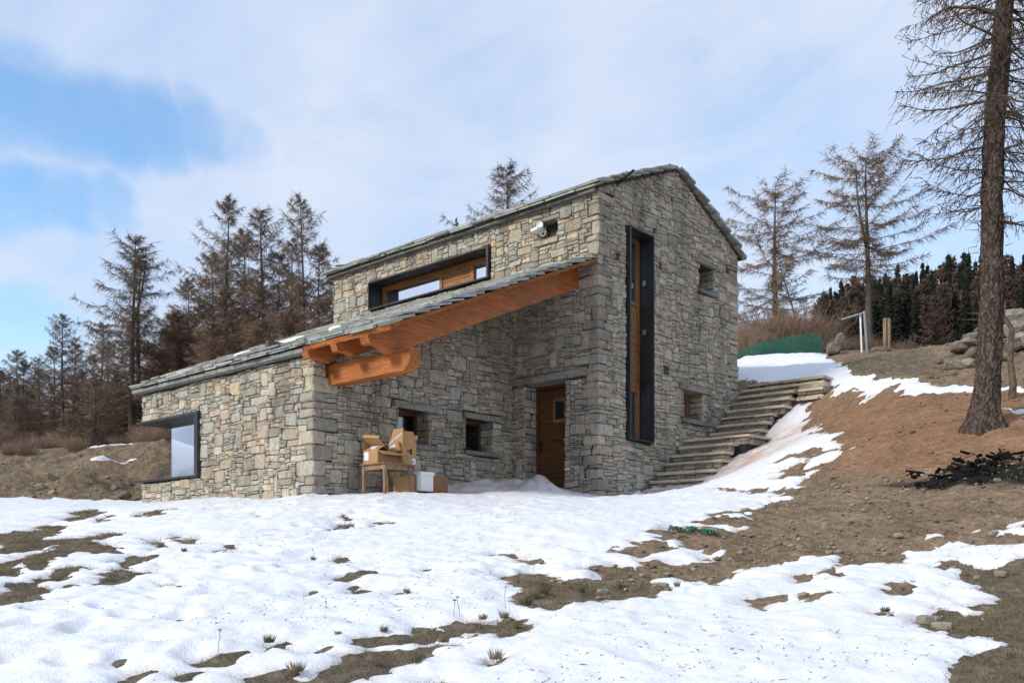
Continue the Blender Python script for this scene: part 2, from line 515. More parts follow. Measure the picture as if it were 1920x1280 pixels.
TP += [_w(*q) for q in (
    (1560, 715, 21.6), (1560, 790, 18.2), (1560, 870, 14.6), (1500, 935, 12.6), (1400, 975, 11.3), (1470, 850, 16.4), (1330, 918, 15.4), (1420, 932, 13.6),
    (1700, 755, 17.2), (1700, 850, 13.8), (1700, 920, 11.8), (1850, 800, 14.0), (1920, 850, 12.4), (1920, 745, 15.8), (1750, 690, 20.0), (1920, 690, 18.6), (1850, 640, 21.0),
    (1650, 665, 25.0), (1740, 656, 25.0), (1480, 688, 26.0), (1400, 668, 29.0), (1540, 664, 28.0), (1660, 700, 20.5), (2300, 700, 14), (2300, 950, 9), (2500, 1200, 5),
    (300, 937, 21.2), (150, 937, 20.6), (0, 937, 19.8), (-300, 940, 19), (285, 845, 23.6), (290, 890, 22.6), (150, 880, 22.6), (150, 850, 24.2), (0, 890, 22.2), (0, 862, 24.5), (-300, 880, 24),
    )]
for (lat, dep, z) in ((0, 1, -2.6), (-3, 1, -2.62), (3, 1, -2.55), (0, 5, -1.87), (-2.8, 5.2, -1.85), (2.8, 4.9, -1.83), (0, 8, -1.36), (-4, 8, -1.42), (3.6, 7.6, -1.38), (1.2, 11, -.80), (4.2, 10, -.98),
                      (-1.5, 12, -.76), (-5, 12, -.90), (-7.5, 14, -.78), (-4, 15.0, -.40), (0, 15, -.38), (-10, 17, -.45), (-14, 14, -1.0), (-10, 8, -1.6), (-7, 4, -2.1), (8, 4, -1.9),
                      (-20, 30, 2.2), (-14, 35, 2.7), (-25, 45, 3.2), (-12, 50, 4.2), (-5, 40, 4.6), (5, 40, 5.8), (12, 36, 6.0), (18, 40, 6.6), (25, 30, 6.0), (0, 70, 7.5), (-30, 80, 5), (30, 80, 10.5), (45, 100, 14), (60, 70, 12), (90, 110, 18),
                      (0, -10, -4), (-20, -10, -5), (20, -10, -3.4), (-40, 10, -2), (40, 10, 1.5), (-60, 60, 2), (0, -60, -10), (-80, -40, -12), (80, -40, -6), (-120, 100, 4), (140, 140, 22), (0, 200, 16), (120, 40, 12),
                      (-400, -400, -30), (400, -400, -25), (-400, 400, 5), (400, 400, 40), (0, 500, 28), (0, -500, -40), (-500, 0, -20), (500, 0, 15)):
    p = at(lat, dep)
    TP.append((p.x, p.y, z))
TP = np.array(TP)
def _phi(r2):
    # between a cone and a thin plate: stays tame far away
    return np.sqrt(r2 + 0.6)
def _fit():
    P = TP[:, :2]
    n = len(P)
    A = _phi(((P[:, None, :] - P[None, :, :]) ** 2).sum(-1))
    A[np.diag_indices(n)] -= 0.10
    B = np.hstack([P, np.ones((n, 1))])
    M_ = np.zeros((n + 3, n + 3)); M_[:n, :n] = A; M_[:n, n:] = B; M_[n:, :n] = B.T
    return np.linalg.solve(M_, np.concatenate([TP[:, 2], np.zeros(3)]))
TW = _fit()
def height(x, y):
    x = np.asarray(x, float).ravel(); y = np.asarray(y, float).ravel()
    z = TW[-3] * x + TW[-2] * y + TW[-1]
    for i in range(len(TP)):
        z = z + TW[i] * _phi((x - TP[i, 0]) ** 2 + (y - TP[i, 1]) ** 2)
    return z
def h1(x, y):
    return float(height([x], [y])[0])

# ---------------------------------------------------------------- outlines of snow and soil on the ground, in metres
SNOW = [[(-15.8,-14.56),(-11.49,-8.9),(-10.67,-7.07),(-9.82,-5.55),(-9.65,-4.85),(-8.3,-3.48),(-6.33,-2.41),(-5.61,-2.12),(-4.87,-1.5),(-3.81,-0.7),(-3.13,-0.19),(-2.63,0.31),(-2.15,0.68),(-1.55,0.87),(-0.68,0.88),(0.05,1.52),(0.15,1.98),(0.25,2.4),(0.65,2.58),(1.23,2.7),(0.98,3.99),(1.08,4.43),(1.29,4.81),(1.6,5.26),(1.75,5.5),(1.97,5.45),(2.08,5.08),(2.45,4.47),(2.47,4.1),(3.23,3.13),(3.45,2.64),(2.93,3.08),(4.22,1.35),(4.37,0.82),(4.83,0.39),(4.97,-0.23),(4.62,-0.3),(4.04,0.16),(4.06,-0.2),(3.95,-0.28),(3.78,-0.39),(4.25,-0.8),(4.82,-1.06),(5.02,-1.6),(4.53,-1.56),(4.99,-2.17),(5.05,-2.32),(4.84,-2.62),(5.25,-3.48),(5.1,-3.81),(5.08,-4.48),(5.1,-5.12),(5.44,-4.97),(5.72,-4.78),(5.78,-5.02),(5.72,-5.23),(5.47,-5.16),(5.17,-5.49),(5.39,-6.33),(5.6,-6.64),(5.57,-6.75),(5.42,-6.61),(5.52,-7.08),(5.38,-7.12),(5.44,-7.37),(5.66,-7.3),(5.9,-7.22),(5.97,-6.77),(6.13,-6.53),(6.29,-6.61),(6.58,-7.16),(6.28,-7.2),(6.03,-7.43),(6.06,-7.71),(5.91,-7.65),(5.8,-7.81),(5.74,-7.94),(5.91,-8.09),(6.04,-8.07),(6.1,-8.3),(5.95,-8.43),(5.8,-8.37),(5.59,-8.36),(5.44,-8.26),(5.37,-8.45),(5.38,-8.64),(5.74,-8.96),(6.01,-9.07),(6.21,-9.36),(6.4,-9.6),(6.63,-9.47),(6.57,-9.29),(6.78,-9.01),(6.79,-8.78),(6.94,-8.64),(7.01,-8.11),(6.9,-8.29),(6.52,-8.02),(6.5,-7.84),(6.71,-7.72),(6.85,-7.81),(7.0,-7.59),(7.03,-7.27),(7.04,-7.09),(7.14,-6.54),(7.08,-6.16),(7.4,-5.91),(7.51,-6.24),(7.61,-6.18),(7.58,-6.57),(7.94,-6.05),(8.01,-5.95),(7.86,-5.53),(7.7,-5.42),(7.84,-5.14),(8.0,-4.73),(8.73,-4.84),(9.34,-5.01),(9.41,-5.47),(8.86,-5.39),(8.81,-5.73),(8.59,-5.78),(8.35,-5.63),(8.22,-5.88),(8.32,-6.22),(8.52,-6.15),(8.56,-6.5),(8.84,-6.74),(9.05,-7.21),(8.99,-7.44),(9.12,-7.9),(8.92,-7.65),(8.79,-8.12),(8.82,-8.34),(9.11,-8.41),(9.18,-8.56),(9.48,-8.66),(9.37,-8.85),(9.37,-9.21),(9.43,-9.51),(9.66,-10.49),(9.55,-11.64),(8.92,-12.62),(7.68,-13.27),(6.53,-14.3),(4.48,-15.56)],[(-3.34,11.85),(-2.27,12.6),(-1.18,13.32),(0.6,10.23),(1.77,7.92),(2.52,6.6),(2.86,6.32),(3.74,5.81),(5.01,4.86),(5.81,4.37),(6.78,3.87),(8.03,2.87),(8.14,2.21),(6.87,3.51),(5.99,3.71),(5.35,4.0),(4.75,4.04),(4.4,4.55),(4.07,5.07),(3.78,5.05),(3.82,4.38),(3.49,4.76),(3.01,5.54),(2.72,5.75),(2.61,5.48),(2.33,5.89),(1.72,6.79),(1.35,6.99),(-0.16,6.41),(-0.51,6.36)],[(7.01,1.35),(7.12,1.67),(7.59,1.63),(7.66,1.29),(7.21,1.3)],[(7.99,-4.2),(8.23,-3.99),(8.54,-3.95),(8.79,-4.03),(8.85,-4.33),(8.61,-4.3),(8.37,-4.19),(8.12,-4.18)],[(7.65,-4.48),(7.7,-4.35),(7.85,-4.33),(7.84,-4.43),(7.71,-4.53)],[(8.36,-3.84),(8.4,-3.73),(8.61,-3.69),(8.64,-3.84),(8.44,-3.9)],[(6.56,-1.62),(6.64,-1.55),(6.75,-1.63),(6.71,-1.69)],[(6.31,-6.75),(6.3,-6.44),(6.41,-6.41),(6.45,-6.65)],[(5.67,-6.57),(5.72,-6.35),(5.84,-6.53),(5.81,-6.68)],[(4.62,-0.62),(4.76,-0.51),(4.88,-0.66),(4.77,-0.84)],[(5.14,-4.2),(5.37,-4.05),(5.49,-4.29),(5.31,-4.45)],[(5.85,-5.47),(5.94,-5.38),(6.0,-5.5)],[(-14.55,-4.22),(-17.97,-1.95),(-13.95,-2.42),(-16.2,-1.24),(-16.9,-2.26),(-13.99,-4.35)],[(-12.24,-4.86),(-12.16,-4.52),(-11.89,-4.09),(-11.74,-3.86),(-11.61,-3.92),(-11.75,-4.16),(-12.04,-4.84)]]
BARE = [[(-4.97,-8.54),(-6.02,-7.73),(-6.22,-7.3),(-5.17,-7.57),(-4.3,-8.27),(-4.23,-8.63)],[(-3.17,-8.68),(-4.11,-8.11),(-3.94,-8.0),(-3.03,-8.58)],[(-2.64,-8.22),(-3.47,-7.64),(-3.53,-7.1),(-3.0,-7.59),(-2.47,-8.06)],[(-3.47,-9.54),(-4.22,-9.05),(-3.49,-8.74),(-2.28,-9.5),(-1.6,-9.76),(-1.2,-10.18),(-0.79,-10.33),(-0.88,-10.05),(-0.72,-9.99),(-0.89,-9.84),(-1.29,-9.43),(-1.1,-9.15),(-0.73,-9.24),(-0.38,-9.54),(0.03,-9.98),(0.38,-10.2),(0.95,-10.19),(1.5,-10.4),(1.29,-10.52),(0.85,-10.42),(1.09,-10.63),(1.06,-10.81),(1.7,-11.2),(1.39,-11.24),(1.92,-11.6),(1.92,-12.2),(1.39,-12.06),(1.43,-11.5),(0.7,-11.18),(0.48,-10.96),(0.29,-10.89),(0.17,-11.12),(-0.15,-11.63),(-3.38,-10.73),(-2.53,-10.06),(-2.96,-9.8),(-2.44,-9.91)],[(2.95,-12.49),(2.81,-11.92),(2.49,-11.71),(2.34,-11.52),(1.94,-11.12),(1.95,-10.97),(2.15,-11.06),(2.41,-11.35),(2.48,-11.48),(3.05,-11.74),(3.16,-11.87),(3.04,-11.95),(3.19,-12.13),(3.21,-12.56)],[(1.71,-11.33),(1.47,-11.12),(1.7,-11.13),(1.87,-11.3)],[(0.52,-9.56),(0.42,-9.21),(0.89,-9.58),(1.36,-9.71),(1.56,-9.95),(1.53,-10.05),(1.01,-9.8)],[(2.18,-10.76),(1.92,-10.55),(1.73,-10.35),(1.85,-10.2),(2.05,-10.39),(2.23,-10.65),(2.33,-10.8)],[(2.91,-11.3),(2.55,-10.99),(2.39,-10.76),(2.52,-10.64),(2.72,-10.74),(2.79,-10.95),(2.93,-11.16),(2.94,-11.3)],[(0.76,-9.25),(0.73,-9.13),(1.16,-9.25),(1.03,-9.32)],[(1.25,-9.2),(1.25,-9.07),(1.41,-9.22)],[(2.03,-9.59),(1.74,-9.32),(2.16,-9.6)],[(3.55,-10.94),(3.39,-10.77),(3.61,-10.89),(3.63,-10.96)],[(2.97,-11.59),(2.81,-11.43),(2.99,-11.52)],[(5.98,-11.94),(5.91,-11.77),(6.0,-11.61),(6.04,-11.63),(6.09,-11.78),(6.04,-11.88)],[(5.93,-12.36),(5.86,-12.3),(5.9,-12.24),(5.94,-12.33)],[(6.13,-12.13),(6.15,-12.02),(6.2,-12.1)],[(-0.44,-7.56),(-0.84,-7.25),(-0.51,-7.32),(-0.36,-7.54)],[(0.69,-6.94),(0.62,-6.78),(0.96,-6.82),(0.93,-7.04)],[(1.75,-7.83),(1.23,-7.4),(1.12,-7.19),(1.48,-7.36),(1.52,-7.05),(1.25,-6.81),(1.44,-6.69),(1.68,-6.92),(1.74,-7.31),(1.61,-7.47),(1.77,-7.73)],[(3.43,-9.4),(3.4,-9.31),(3.52,-9.34),(3.52,-9.43)],[(3.56,-9.26),(3.47,-9.13),(3.58,-9.07),(3.7,-9.16),(3.72,-9.31)],[(4.47,-9.83),(4.42,-9.64),(4.25,-9.44),(4.32,-9.38),(4.49,-9.54),(4.62,-9.66),(4.61,-9.85)],[(4.62,-9.48),(4.6,-9.36),(4.65,-9.46)],[(4.82,-9.19),(4.7,-9.04),(4.78,-9.08),(4.89,-9.22)],[(4.8,-10.07),(4.8,-9.87),(4.82,-10.02)],[(4.88,-9.97),(4.89,-9.88),(4.91,-9.78),(5.02,-9.82),(5.04,-9.93),(4.97,-9.98)],[(4.7,-10.35),(4.67,-10.26),(4.73,-10.21),(4.77,-10.35)],[(5.38,-9.91),(5.36,-9.81),(5.45,-9.81),(5.46,-9.9)],[(6.3,-11.04),(6.24,-10.9),(6.24,-10.79),(6.34,-10.66),(6.32,-10.59),(6.22,-10.45),(6.22,-10.36),(6.3,-10.36),(6.32,-10.42),(6.41,-10.4),(6.33,-10.24),(6.36,-10.12),(6.49,-10.01),(6.44,-9.86),(6.51,-9.77),(6.63,-9.7),(6.58,-9.84),(6.66,-10.01),(6.79,-9.98),(6.85,-10.05),(6.82,-10.18),(6.72,-10.13),(6.67,-10.2),(6.58,-10.34),(6.51,-10.47),(6.5,-10.75),(6.41,-10.85),(6.37,-11.01)],[(6.74,-11.58),(6.67,-11.44),(6.61,-11.3),(6.52,-11.16),(6.5,-11.04),(6.63,-10.93),(6.68,-10.83),(6.66,-10.73),(6.67,-10.62),(6.72,-10.68),(6.71,-10.8),(6.81,-11.0),(6.83,-11.23),(6.85,-11.4),(6.85,-11.51),(6.88,-11.6),(6.9,-11.79),(6.77,-11.9),(6.51,-11.93),(6.43,-11.88),(6.56,-11.75),(6.51,-11.67),(6.63,-11.71),(6.74,-11.63)],[(5.97,-11.54),(5.85,-11.46),(5.88,-11.36),(5.99,-11.48)],[(7.2,-10.8),(7.17,-10.73),(7.22,-10.68),(7.27,-10.74),(7.26,-10.8)],[(6.2,-11.32),(6.25,-11.28),(6.25,-11.31)],[(7.24,-11.25),(7.21,-11.18),(7.29,-11.21)],[(4.63,-8.01),(4.78,-7.95),(4.98,-8.07),(5.05,-8.01),(5.21,-7.93),(5.35,-8.13),(5.22,-8.23),(4.91,-8.12)],[(7.69,-8.31),(7.67,-8.07),(7.77,-7.93),(7.81,-8.01),(7.78,-8.3)],[(7.05,-8.03),(7.0,-7.81),(7.13,-7.92),(7.11,-8.04)],[(7.7,-8.34),(7.67,-8.05),(7.77,-7.86),(7.81,-8.15),(7.77,-8.34)],[(8.0,-8.02),(7.87,-7.73),(8.03,-7.68),(8.08,-8.01)],[(7.54,-7.43),(7.47,-7.16),(7.58,-7.07),(7.57,-7.34)],[(8.41,-7.55),(8.35,-7.19),(8.3,-7.04),(8.39,-6.81),(8.46,-7.13),(8.51,-7.44)],[(7.67,-7.0),(7.61,-6.83),(7.69,-6.84),(7.72,-6.99)],[(8.69,-7.19),(8.68,-7.09),(8.76,-7.11),(8.76,-7.24)],[(8.57,-8.21),(8.55,-8.05),(8.63,-8.13),(8.63,-8.22)],[(3.16,-1.04),(4.0,-1.33),(4.89,-1.77),(4.56,-1.81),(3.64,-1.44)],[(3.73,0.46),(3.85,0.67),(4.46,0.38),(4.74,0.17),(4.58,0.1),(4.22,0.07)]]
ISLE = [[(0.38,-10.84),(0.15,-10.68),(0.13,-10.51),(0.51,-10.77),(0.66,-10.9)],[(-1.0,-10.73),(-0.88,-10.68),(-0.49,-10.9),(-0.93,-11.2),(-1.93,-10.9)],[(6.49,-10.33),(6.52,-10.28),(6.6,-10.27),(6.56,-10.34)]]
RED = [[(1.96,5.91),(3.27,4.84),(3.8,4.94),(6.96,3.1),(8.61,1.44),(8.96,-1.0),(7.84,-0.83),(7.48,-1.28),(6.77,-1.41),(6.05,-1.46),(5.24,-0.82),(4.46,0.83),(2.54,4.58)],[(0.25,2.14),(1.06,2.54),(1.5,5.48),(0.73,5.95),(0.75,4.56),(0.38,3.03)]]
ASH = [[(6.22,-2.12),(6.7,-2.07),(7.14,-1.48),(7.54,-1.23),(8.2,-1.37),(8.41,-2.39),(7.76,-2.35),(7.1,-2.47)]]
TURF = [[(8.36,-6.49),(8.45,-5.89),(9.07,-5.77),(9.86,-4.32),(11.14,-8.71),(10.33,-11.41),(9.53,-11.12),(8.79,-8.51)],[(-13.37,-10.76),(-4.9,-3.22),(5.14,-8.44),(6.53,-9.71),(8.77,-11.06),(9.1,-12.81),(7.11,-14.23)],[(1.56,7.8),(1.94,9.66),(3.86,7.86),(4.53,5.73),(2.78,6.39)],[(5.52,-8.92),(5.84,-8.34),(6.67,-8.06),(7.04,-8.16),(6.65,-9.49),(6.41,-9.7)]]
FOOT = [[(3.44,-11.56),(4.09,-11.71),(4.78,-11.44),(5.24,-11.96),(5.52,-12.25),(4.99,-12.48),(2.5,-9.96),(3.56,-10.33),(3.33,-10.87),(4.2,-12.33),(4.58,-12.1),(3.28,-10.14),(5.34,-12.47),(5.8,-11.95),(3.96,-11.25),(4.38,-10.91),(4.98,-12.66),(3.89,-12.03),(4.53,-11.72),(-2.81,-5.82),(-1.11,-6.58),(2.1,-8.58),(2.31,-9.01),(2.68,-9.06),(2.7,-9.42),(1.61,-8.07),(3.73,-9.83),(-0.14,-6.6),(1.16,-8.3)]]

# ---------------------------------------------------------------- ground and snow
def poly_sd(px, py, poly):
    """signed distance to a polygon, + inside"""
    P = np.array(poly); x0, y0 = P.min(0) - .6; x1, y1 = P.max(0) + .6
    sd = np.full(len(px), -.6)
    k = np.where((px > x0) & (px < x1) & (py > y0) & (py < y1))[0]
    if len(k) == 0:
        return sd
    x = px[k]; y = py[k]
    d2 = np.full(len(k), 1e9); ins = np.zeros(len(k), bool)
    n = len(P)
    for i in range(n):
        ax, ay = P[i]; bx, by = P[(i + 1) % n]
        ex, ey = bx - ax, by - ay
        L = ex * ex + ey * ey + 1e-12
        tt = np.clip(((x - ax) * ex + (y - ay) * ey) / L, 0, 1)
        d2 = np.minimum(d2, (x - ax - tt * ex) ** 2 + (y - ay - tt * ey) ** 2)
        c = ((ay > y) != (by > y))
        if abs(ey) > 1e-9:
            ins ^= c & (x < ax + (y - ay) * ex / ey)
    d = np.sqrt(d2)
    sd[k] = np.where(ins, d, -d)
    return sd
def union_sd(px, py, polys):
    s = np.full(len(px), -.6)
    for p in polys:
        s = np.maximum(s, poly_sd(px, py, p))
    return s
def axis(segs):
    out = []
    for a, b, st in segs:
        out.append(np.arange(a, b, st))
    return np.concatenate(out)
def grow(a, b, s0, r):
    o = []; x = a; s = s0
    while x < b:
        o.append(x); s *= r; x += s
    return np.array(o)
gt = np.concatenate([-grow(0, 700, 2.0, 1.35)[::-1], axis([(.5, 3.6, .5), (3.6, 9.0, .034), (9.0, 16, .055), (16, 30, .11)]), grow(30, 900, .3, 1.16)])
la = np.concatenate([axis([(0, 5.2, .040), (5.2, 13.5, .08)]), grow(13.5, 700, .25, 1.22)])
gl_ = np.concatenate([-la[1:][::-1], la])
TT, LL = np.meshgrid(gt, gl_, indexing='ij')
GX = (CAM[0] + R2[0] * LL + G2[0] * TT).ravel(); GY = (CAM[1] + R2[1] * LL + G2[1] * TT).ravel()
GZ = height(GX, GY)
rough_ = .045 * fbm(GX / 1.3, GY / 1.3, 5, 4) + .024 * fbm(GX / .17, GY / .17, 9, 4, .6)
near = np.hypot(GX - CAM[0], GY - CAM[1])
GZ = GZ + rough_ * np.clip(near / 6, .35, 1)
dist_far = np.clip((near - 40) / 200, 0, 1)
GZ += dist_far * 3 * fbm(GX / 60, GY / 60, 33, 3)
# earth bank beside the house: lumps
bank = poly_sd(GX, GY, [tuple(at(-14, 19.9))[:2], tuple(at(-8.1, 20.6))[:2], tuple(at(-8.3, 26))[:2], tuple(at(-15, 26))[:2]])
GZ += np.clip(bank * 2, 0, 1) * (.10 * fbm(GX / .8, GY / .8, 41, 5, .6) + .045 * fbm(GX / .16, GY / .16, 47, 3))
# the footprint of the house is dug out
inh = ((GX > -8.5) & (GX < -.28) & (GY > .28) & (GY < 5.6)) | ((GX > -8.5) & (GX < -2.6) & (GY > -4.95) & (GY < .6))
GZ_out = GZ.copy()
GZ[inh] = np.minimum(GZ[inh], -.25)
nt_, nl_ = TT.shape
I = np.arange(nt_ * nl_).reshape(nt_, nl_)
F = np.stack([I[:-1, :-1], I[:-1, 1:], I[1:, 1:], I[1:, :-1]], -1).reshape(-1, 4)
wx = GX + .10 * fbm(GX / .5, GY / .5, 61, 3); wy = GY + .10 * fbm(GX / .5 + 40, GY / .5, 62, 3)
def soft(polys, w=.5):
    return np.clip(.5 + union_sd(wx, wy, polys) / w, 0, 1)
cr_, cg_, cb_ = soft(RED, .9), soft(TURF, .8), soft(ASH, .25)
nfar = np.clip((TT.ravel() - 24) / 6, 0, 1)
leftside = np.clip((-LL.ravel() - 9) / 3, 0, 1) * np.clip((TT.ravel() - 25) / 3, 0, 1)
cg_ = np.maximum(cg_, np.maximum(nfar * .8, leftside))
cg_ = np.maximum(cg_, np.clip((4.2 - TT.ravel()) / 1, 0, 1))
cg_ = np.maximum(cg_, np.clip(bank * 2, 0, 1) * np.clip(.45 + .6 * fbm(GX / .6, GY / .6, 43, 3), 0, .9))
ground = mesh_obj('ground', np.stack([GX, GY, GZ], 1), F, 'ground', None, np.stack([cr_, cg_, cb_], 1), True)
tag(ground, kind='structure')

# snow: a sheet with its own thickness, sunk under the soil where it has melted
lt, tt_ = LL.ravel(), TT.ravel()
rag = .10 * fbm(lt / .55, tt_ / .22, 71, 5, .6); rag2 = .045 * fbm(lt / .4 + 90, tt_ / .2, 72, 4)
fine = np.clip(near / 9, .5, 1.6)
sx = GX + (R2[0] * rag + G2[0] * rag2) * fine; sy = GY + (R2[1] * rag + G2[1] * rag2) * fine
SD = union_sd(sx, sy, SNOW)
SD = np.minimum(SD, -(union_sd(sx, sy, BARE) + .03))
SD = np.maximum(SD, union_sd(sx, sy, ISLE))
SD = SD + .045 * fbm(lt / .22, tt_ / .08, 77, 4, .62) * fine
SD = np.where(SD > 0, SD, SD)
thick = np.where(SD > 0, .024 * (1 - np.exp(-SD / .045)) + .055 * (1 - np.exp(-SD / .6)), SD * 1.1)
thick = np.maximum(thick, -.05)
inside_s = np.clip(SD / .25, 0, 1)
lump = .013 * fbm(GX / .7, GY / .7, 81, 4) + .006 * fbm(GX / .13, GY / .13, 85, 4, .6)
thick += inside_s * lump
TRAIL = []
for (x0, y0, x1, y1, nst) in ((4.2, -11.2, -.9, -4.9, 22), (1.2, -11.6, -5.2, -6.6, 20), (5.6, -9.0, -.6, -1.4, 24)):
    for k in range(nst):
        f_ = k / nst; ox, oy = (y1 - y0), -(x1 - x0); ol = math.hypot(ox, oy); sd__ = (.10 if k % 2 else -.10) + .25 * math.sin(k * .45)
        TRAIL.append((x0 + (x1 - x0) * f_ + ox / ol * sd__ + .05 * math.sin(k * 5.1), y0 + (y1 - y0) * f_ + oy / ol * sd__ + .05 * math.cos(k * 3.7)))
for (fx, fy) in list(FOOT[0]) + TRAIL:
    rr = ((GX - fx) ** 2 + (GY - fy) ** 2)
    k = rr < 1.0
    ang = (fx * 7.3 + fy * 3.1) % 3.14
    dx = (GX[k] - fx) * math.cos(ang) + (GY[k] - fy) * math.sin(ang); dy = -(GX[k] - fx) * math.sin(ang) + (GY[k] - fy) * math.cos(ang)
    if (fx, fy) in TRAIL: ang = math.atan2(5., -5.)
    e = (dx / .15) ** 2 + (dy / .08) ** 2
    thick[k] += (-.065 if (fx, fy) not in TRAIL else -.040) * np.exp(-e * 1.1) * inside_s[k]
    thick[k] += (.012 * np.exp(-(np.sqrt(e) - 1.8) ** 2 * 3)) * inside_s[k]
# shovelled heaps by the door and the wall
for (hx, hy, hr, hz) in ((-.95, -.75, .38, .17), (-1.35, -.95, .45, .10), (-1.9, -1.2, .6, .16), (-2.0, -2.2, .6, .08), (-.6, -1.0, .5, .10), (-1.7, -1.7, .5, .08), (-2.0, -5.6, .5, .04)):
    rr = ((GX - hx) ** 2 + (GY - hy) ** 2) / hr ** 2
    thick += inside_s * hz * np.exp(-rr * 1.5) * (1 + .5 * fbm(GX / .22, GY / .22, 91, 3))
SZ = GZ_out - (rough_ * np.clip(near / 6, .35, 1)) * .45 * inside_s + thick
SZ[inh] = np.minimum(SZ[inh], -.22)
keep = (SD.reshape(nt_, nl_) > -.045)
kf = (keep[:-1, :-1] | keep[:-1, 1:] | keep[1:, 1:] | keep[1:, :-1]).ravel() & ((TT[:-1, :-1] > 2.0) & (TT[:-1, :-1] < 34)).ravel()
SF = F[kf]
used, inv = np.unique(SF, return_inverse=True)
dirt = np.zeros(len(GX))
for (hx, hy, hr, hz) in ((1.9, 2.3, 1.3, 1.), (1.6, 1.2, 1.0, .9), (2.2, 3.6, 1.1, .9), (-1.2, -.9, .8, .9), (-1.8, -1.6, .9, .8), (2.5, 5.0, .6, .5), (-2.3, -7.3, .35, .5), (1.2, .2, .9, .4)):
    dirt = np.maximum(dirt, hz * np.exp(-(((GX - hx) ** 2 + (GY - hy) ** 2) / hr ** 2)))
dirt = np.maximum(dirt, .55 * np.clip(1 - SD / .10, 0, 1) * (fbm(GX / .6, GY / .6, 95, 2) > 0))
snow = mesh_obj('snow', np.stack([GX, GY, SZ], 1)[used], inv.reshape(-1, 4), 'snow', None, np.stack([dirt, dirt * 0, dirt * 0], 1)[used], True)
tag(snow, kind='structure')
def ground_z(x, y):
    return h1(x, y) + float(.045 * fbm(np.array([x / 1.3]), np.array([y / 1.3]), 5, 4)[0])

# ---------------------------------------------------------------- the stone house
LM, WG, HW, HA = 8.74, 5.78, 6.12, 7.36       # length, gable width, wall height, ridge of the wall
SR, DW, HWW = 2.33, 5.23, 2.30                # porch recess, wing depth, wing eave wall
RZ0, RZ1, REY = 2.42, 4.76, -5.43             # porch roof: eave height, height at the wall, eave line
def roof_z(y):
    return RZ0 + (y - REY) / (0 - REY) * (RZ1 - RZ0)
house = empty('stone_house', (0, 0, 0))
tag(house, 'rubble stone house with a slate roof and low wing under an orange timber porch', 'house')

rng = random.Random(11)
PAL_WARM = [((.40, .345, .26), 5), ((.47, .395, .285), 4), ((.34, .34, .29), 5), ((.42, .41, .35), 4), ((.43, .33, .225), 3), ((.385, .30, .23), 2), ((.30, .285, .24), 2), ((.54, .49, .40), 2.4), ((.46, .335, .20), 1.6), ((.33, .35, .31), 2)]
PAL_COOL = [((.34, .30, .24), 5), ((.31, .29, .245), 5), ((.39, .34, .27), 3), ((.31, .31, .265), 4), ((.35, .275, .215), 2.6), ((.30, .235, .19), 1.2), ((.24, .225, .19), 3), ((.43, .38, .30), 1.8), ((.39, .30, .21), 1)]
PAL_S_ = None; STONE_K = 1.14
def pick(pal, r):
    tot = sum(w for _, w in pal); x = r.uniform(0, tot)
    for c, w in pal:
        x -= w
        if x <= 0: break
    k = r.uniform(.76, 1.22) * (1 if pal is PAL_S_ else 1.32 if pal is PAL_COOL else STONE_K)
    if pal is not PAL_S_: c = tuple(.62 * q + .38 * m_ for q, m_ in zip(c, (.372, .335, .268)))
    return tuple(min(.8, max(.02, q * k * r.uniform(.975, 1.025))) for q in c)

STONES = []     # (area as seen, verts, faces, colour, wall)
def stone_prism(poly, place, d0, rng, depth=.10, inset=.016, tilt=.010, bulge=.010, backcap=False):
    n = len(poly)
    cx = sum(p[0] for p in poly) / n; cy = sum(p[1] for p in poly) / n
    w = max(p[0] for p in poly) - min(p[0] for p in poly); h = max(p[1] for p in poly) - min(p[1] for p in poly)
    ins = min(inset, .22 * min(w, h))
    tx = rng.uniform(-tilt, tilt); ty = rng.uniform(-tilt, tilt)
    v = []
    def ring(f, dep, tl):
        for (x, y) in poly:
            dx, dy = x - cx, y - cy
            L = math.hypot(dx, dy) + 1e-9
            s = max(0.2, 1 - f / L)
            X, Y = cx + dx * s, cy + dy * s
            v.append(place(X, Y, dep + tl * (tx * dx / (w * .5 + .01) + ty * dy / (h * .5 + .01))))
    ring(0, -depth, 0)
    ring(0, d0 - ins * .9, 1)
    ring(ins, d0, 1)
    v.append(place(cx + rng.uniform(-.15, .15) * w, cy + rng.uniform(-.15, .15) * h, d0 + rng.uniform(-.2, 1) * bulge))
    f = []
    for r in (0, 1):
        for i in range(n):
            j = (i + 1) % n
            f.append((r * n + i, r * n + j, (r + 1) * n + j, (r + 1) * n + i))
    for i in range(n):
        f.append((2 * n + i, 2 * n + (i + 1) % n, 3 * n))
    if backcap:
        f.append(tuple(range(n))[::-1])
    return v, f

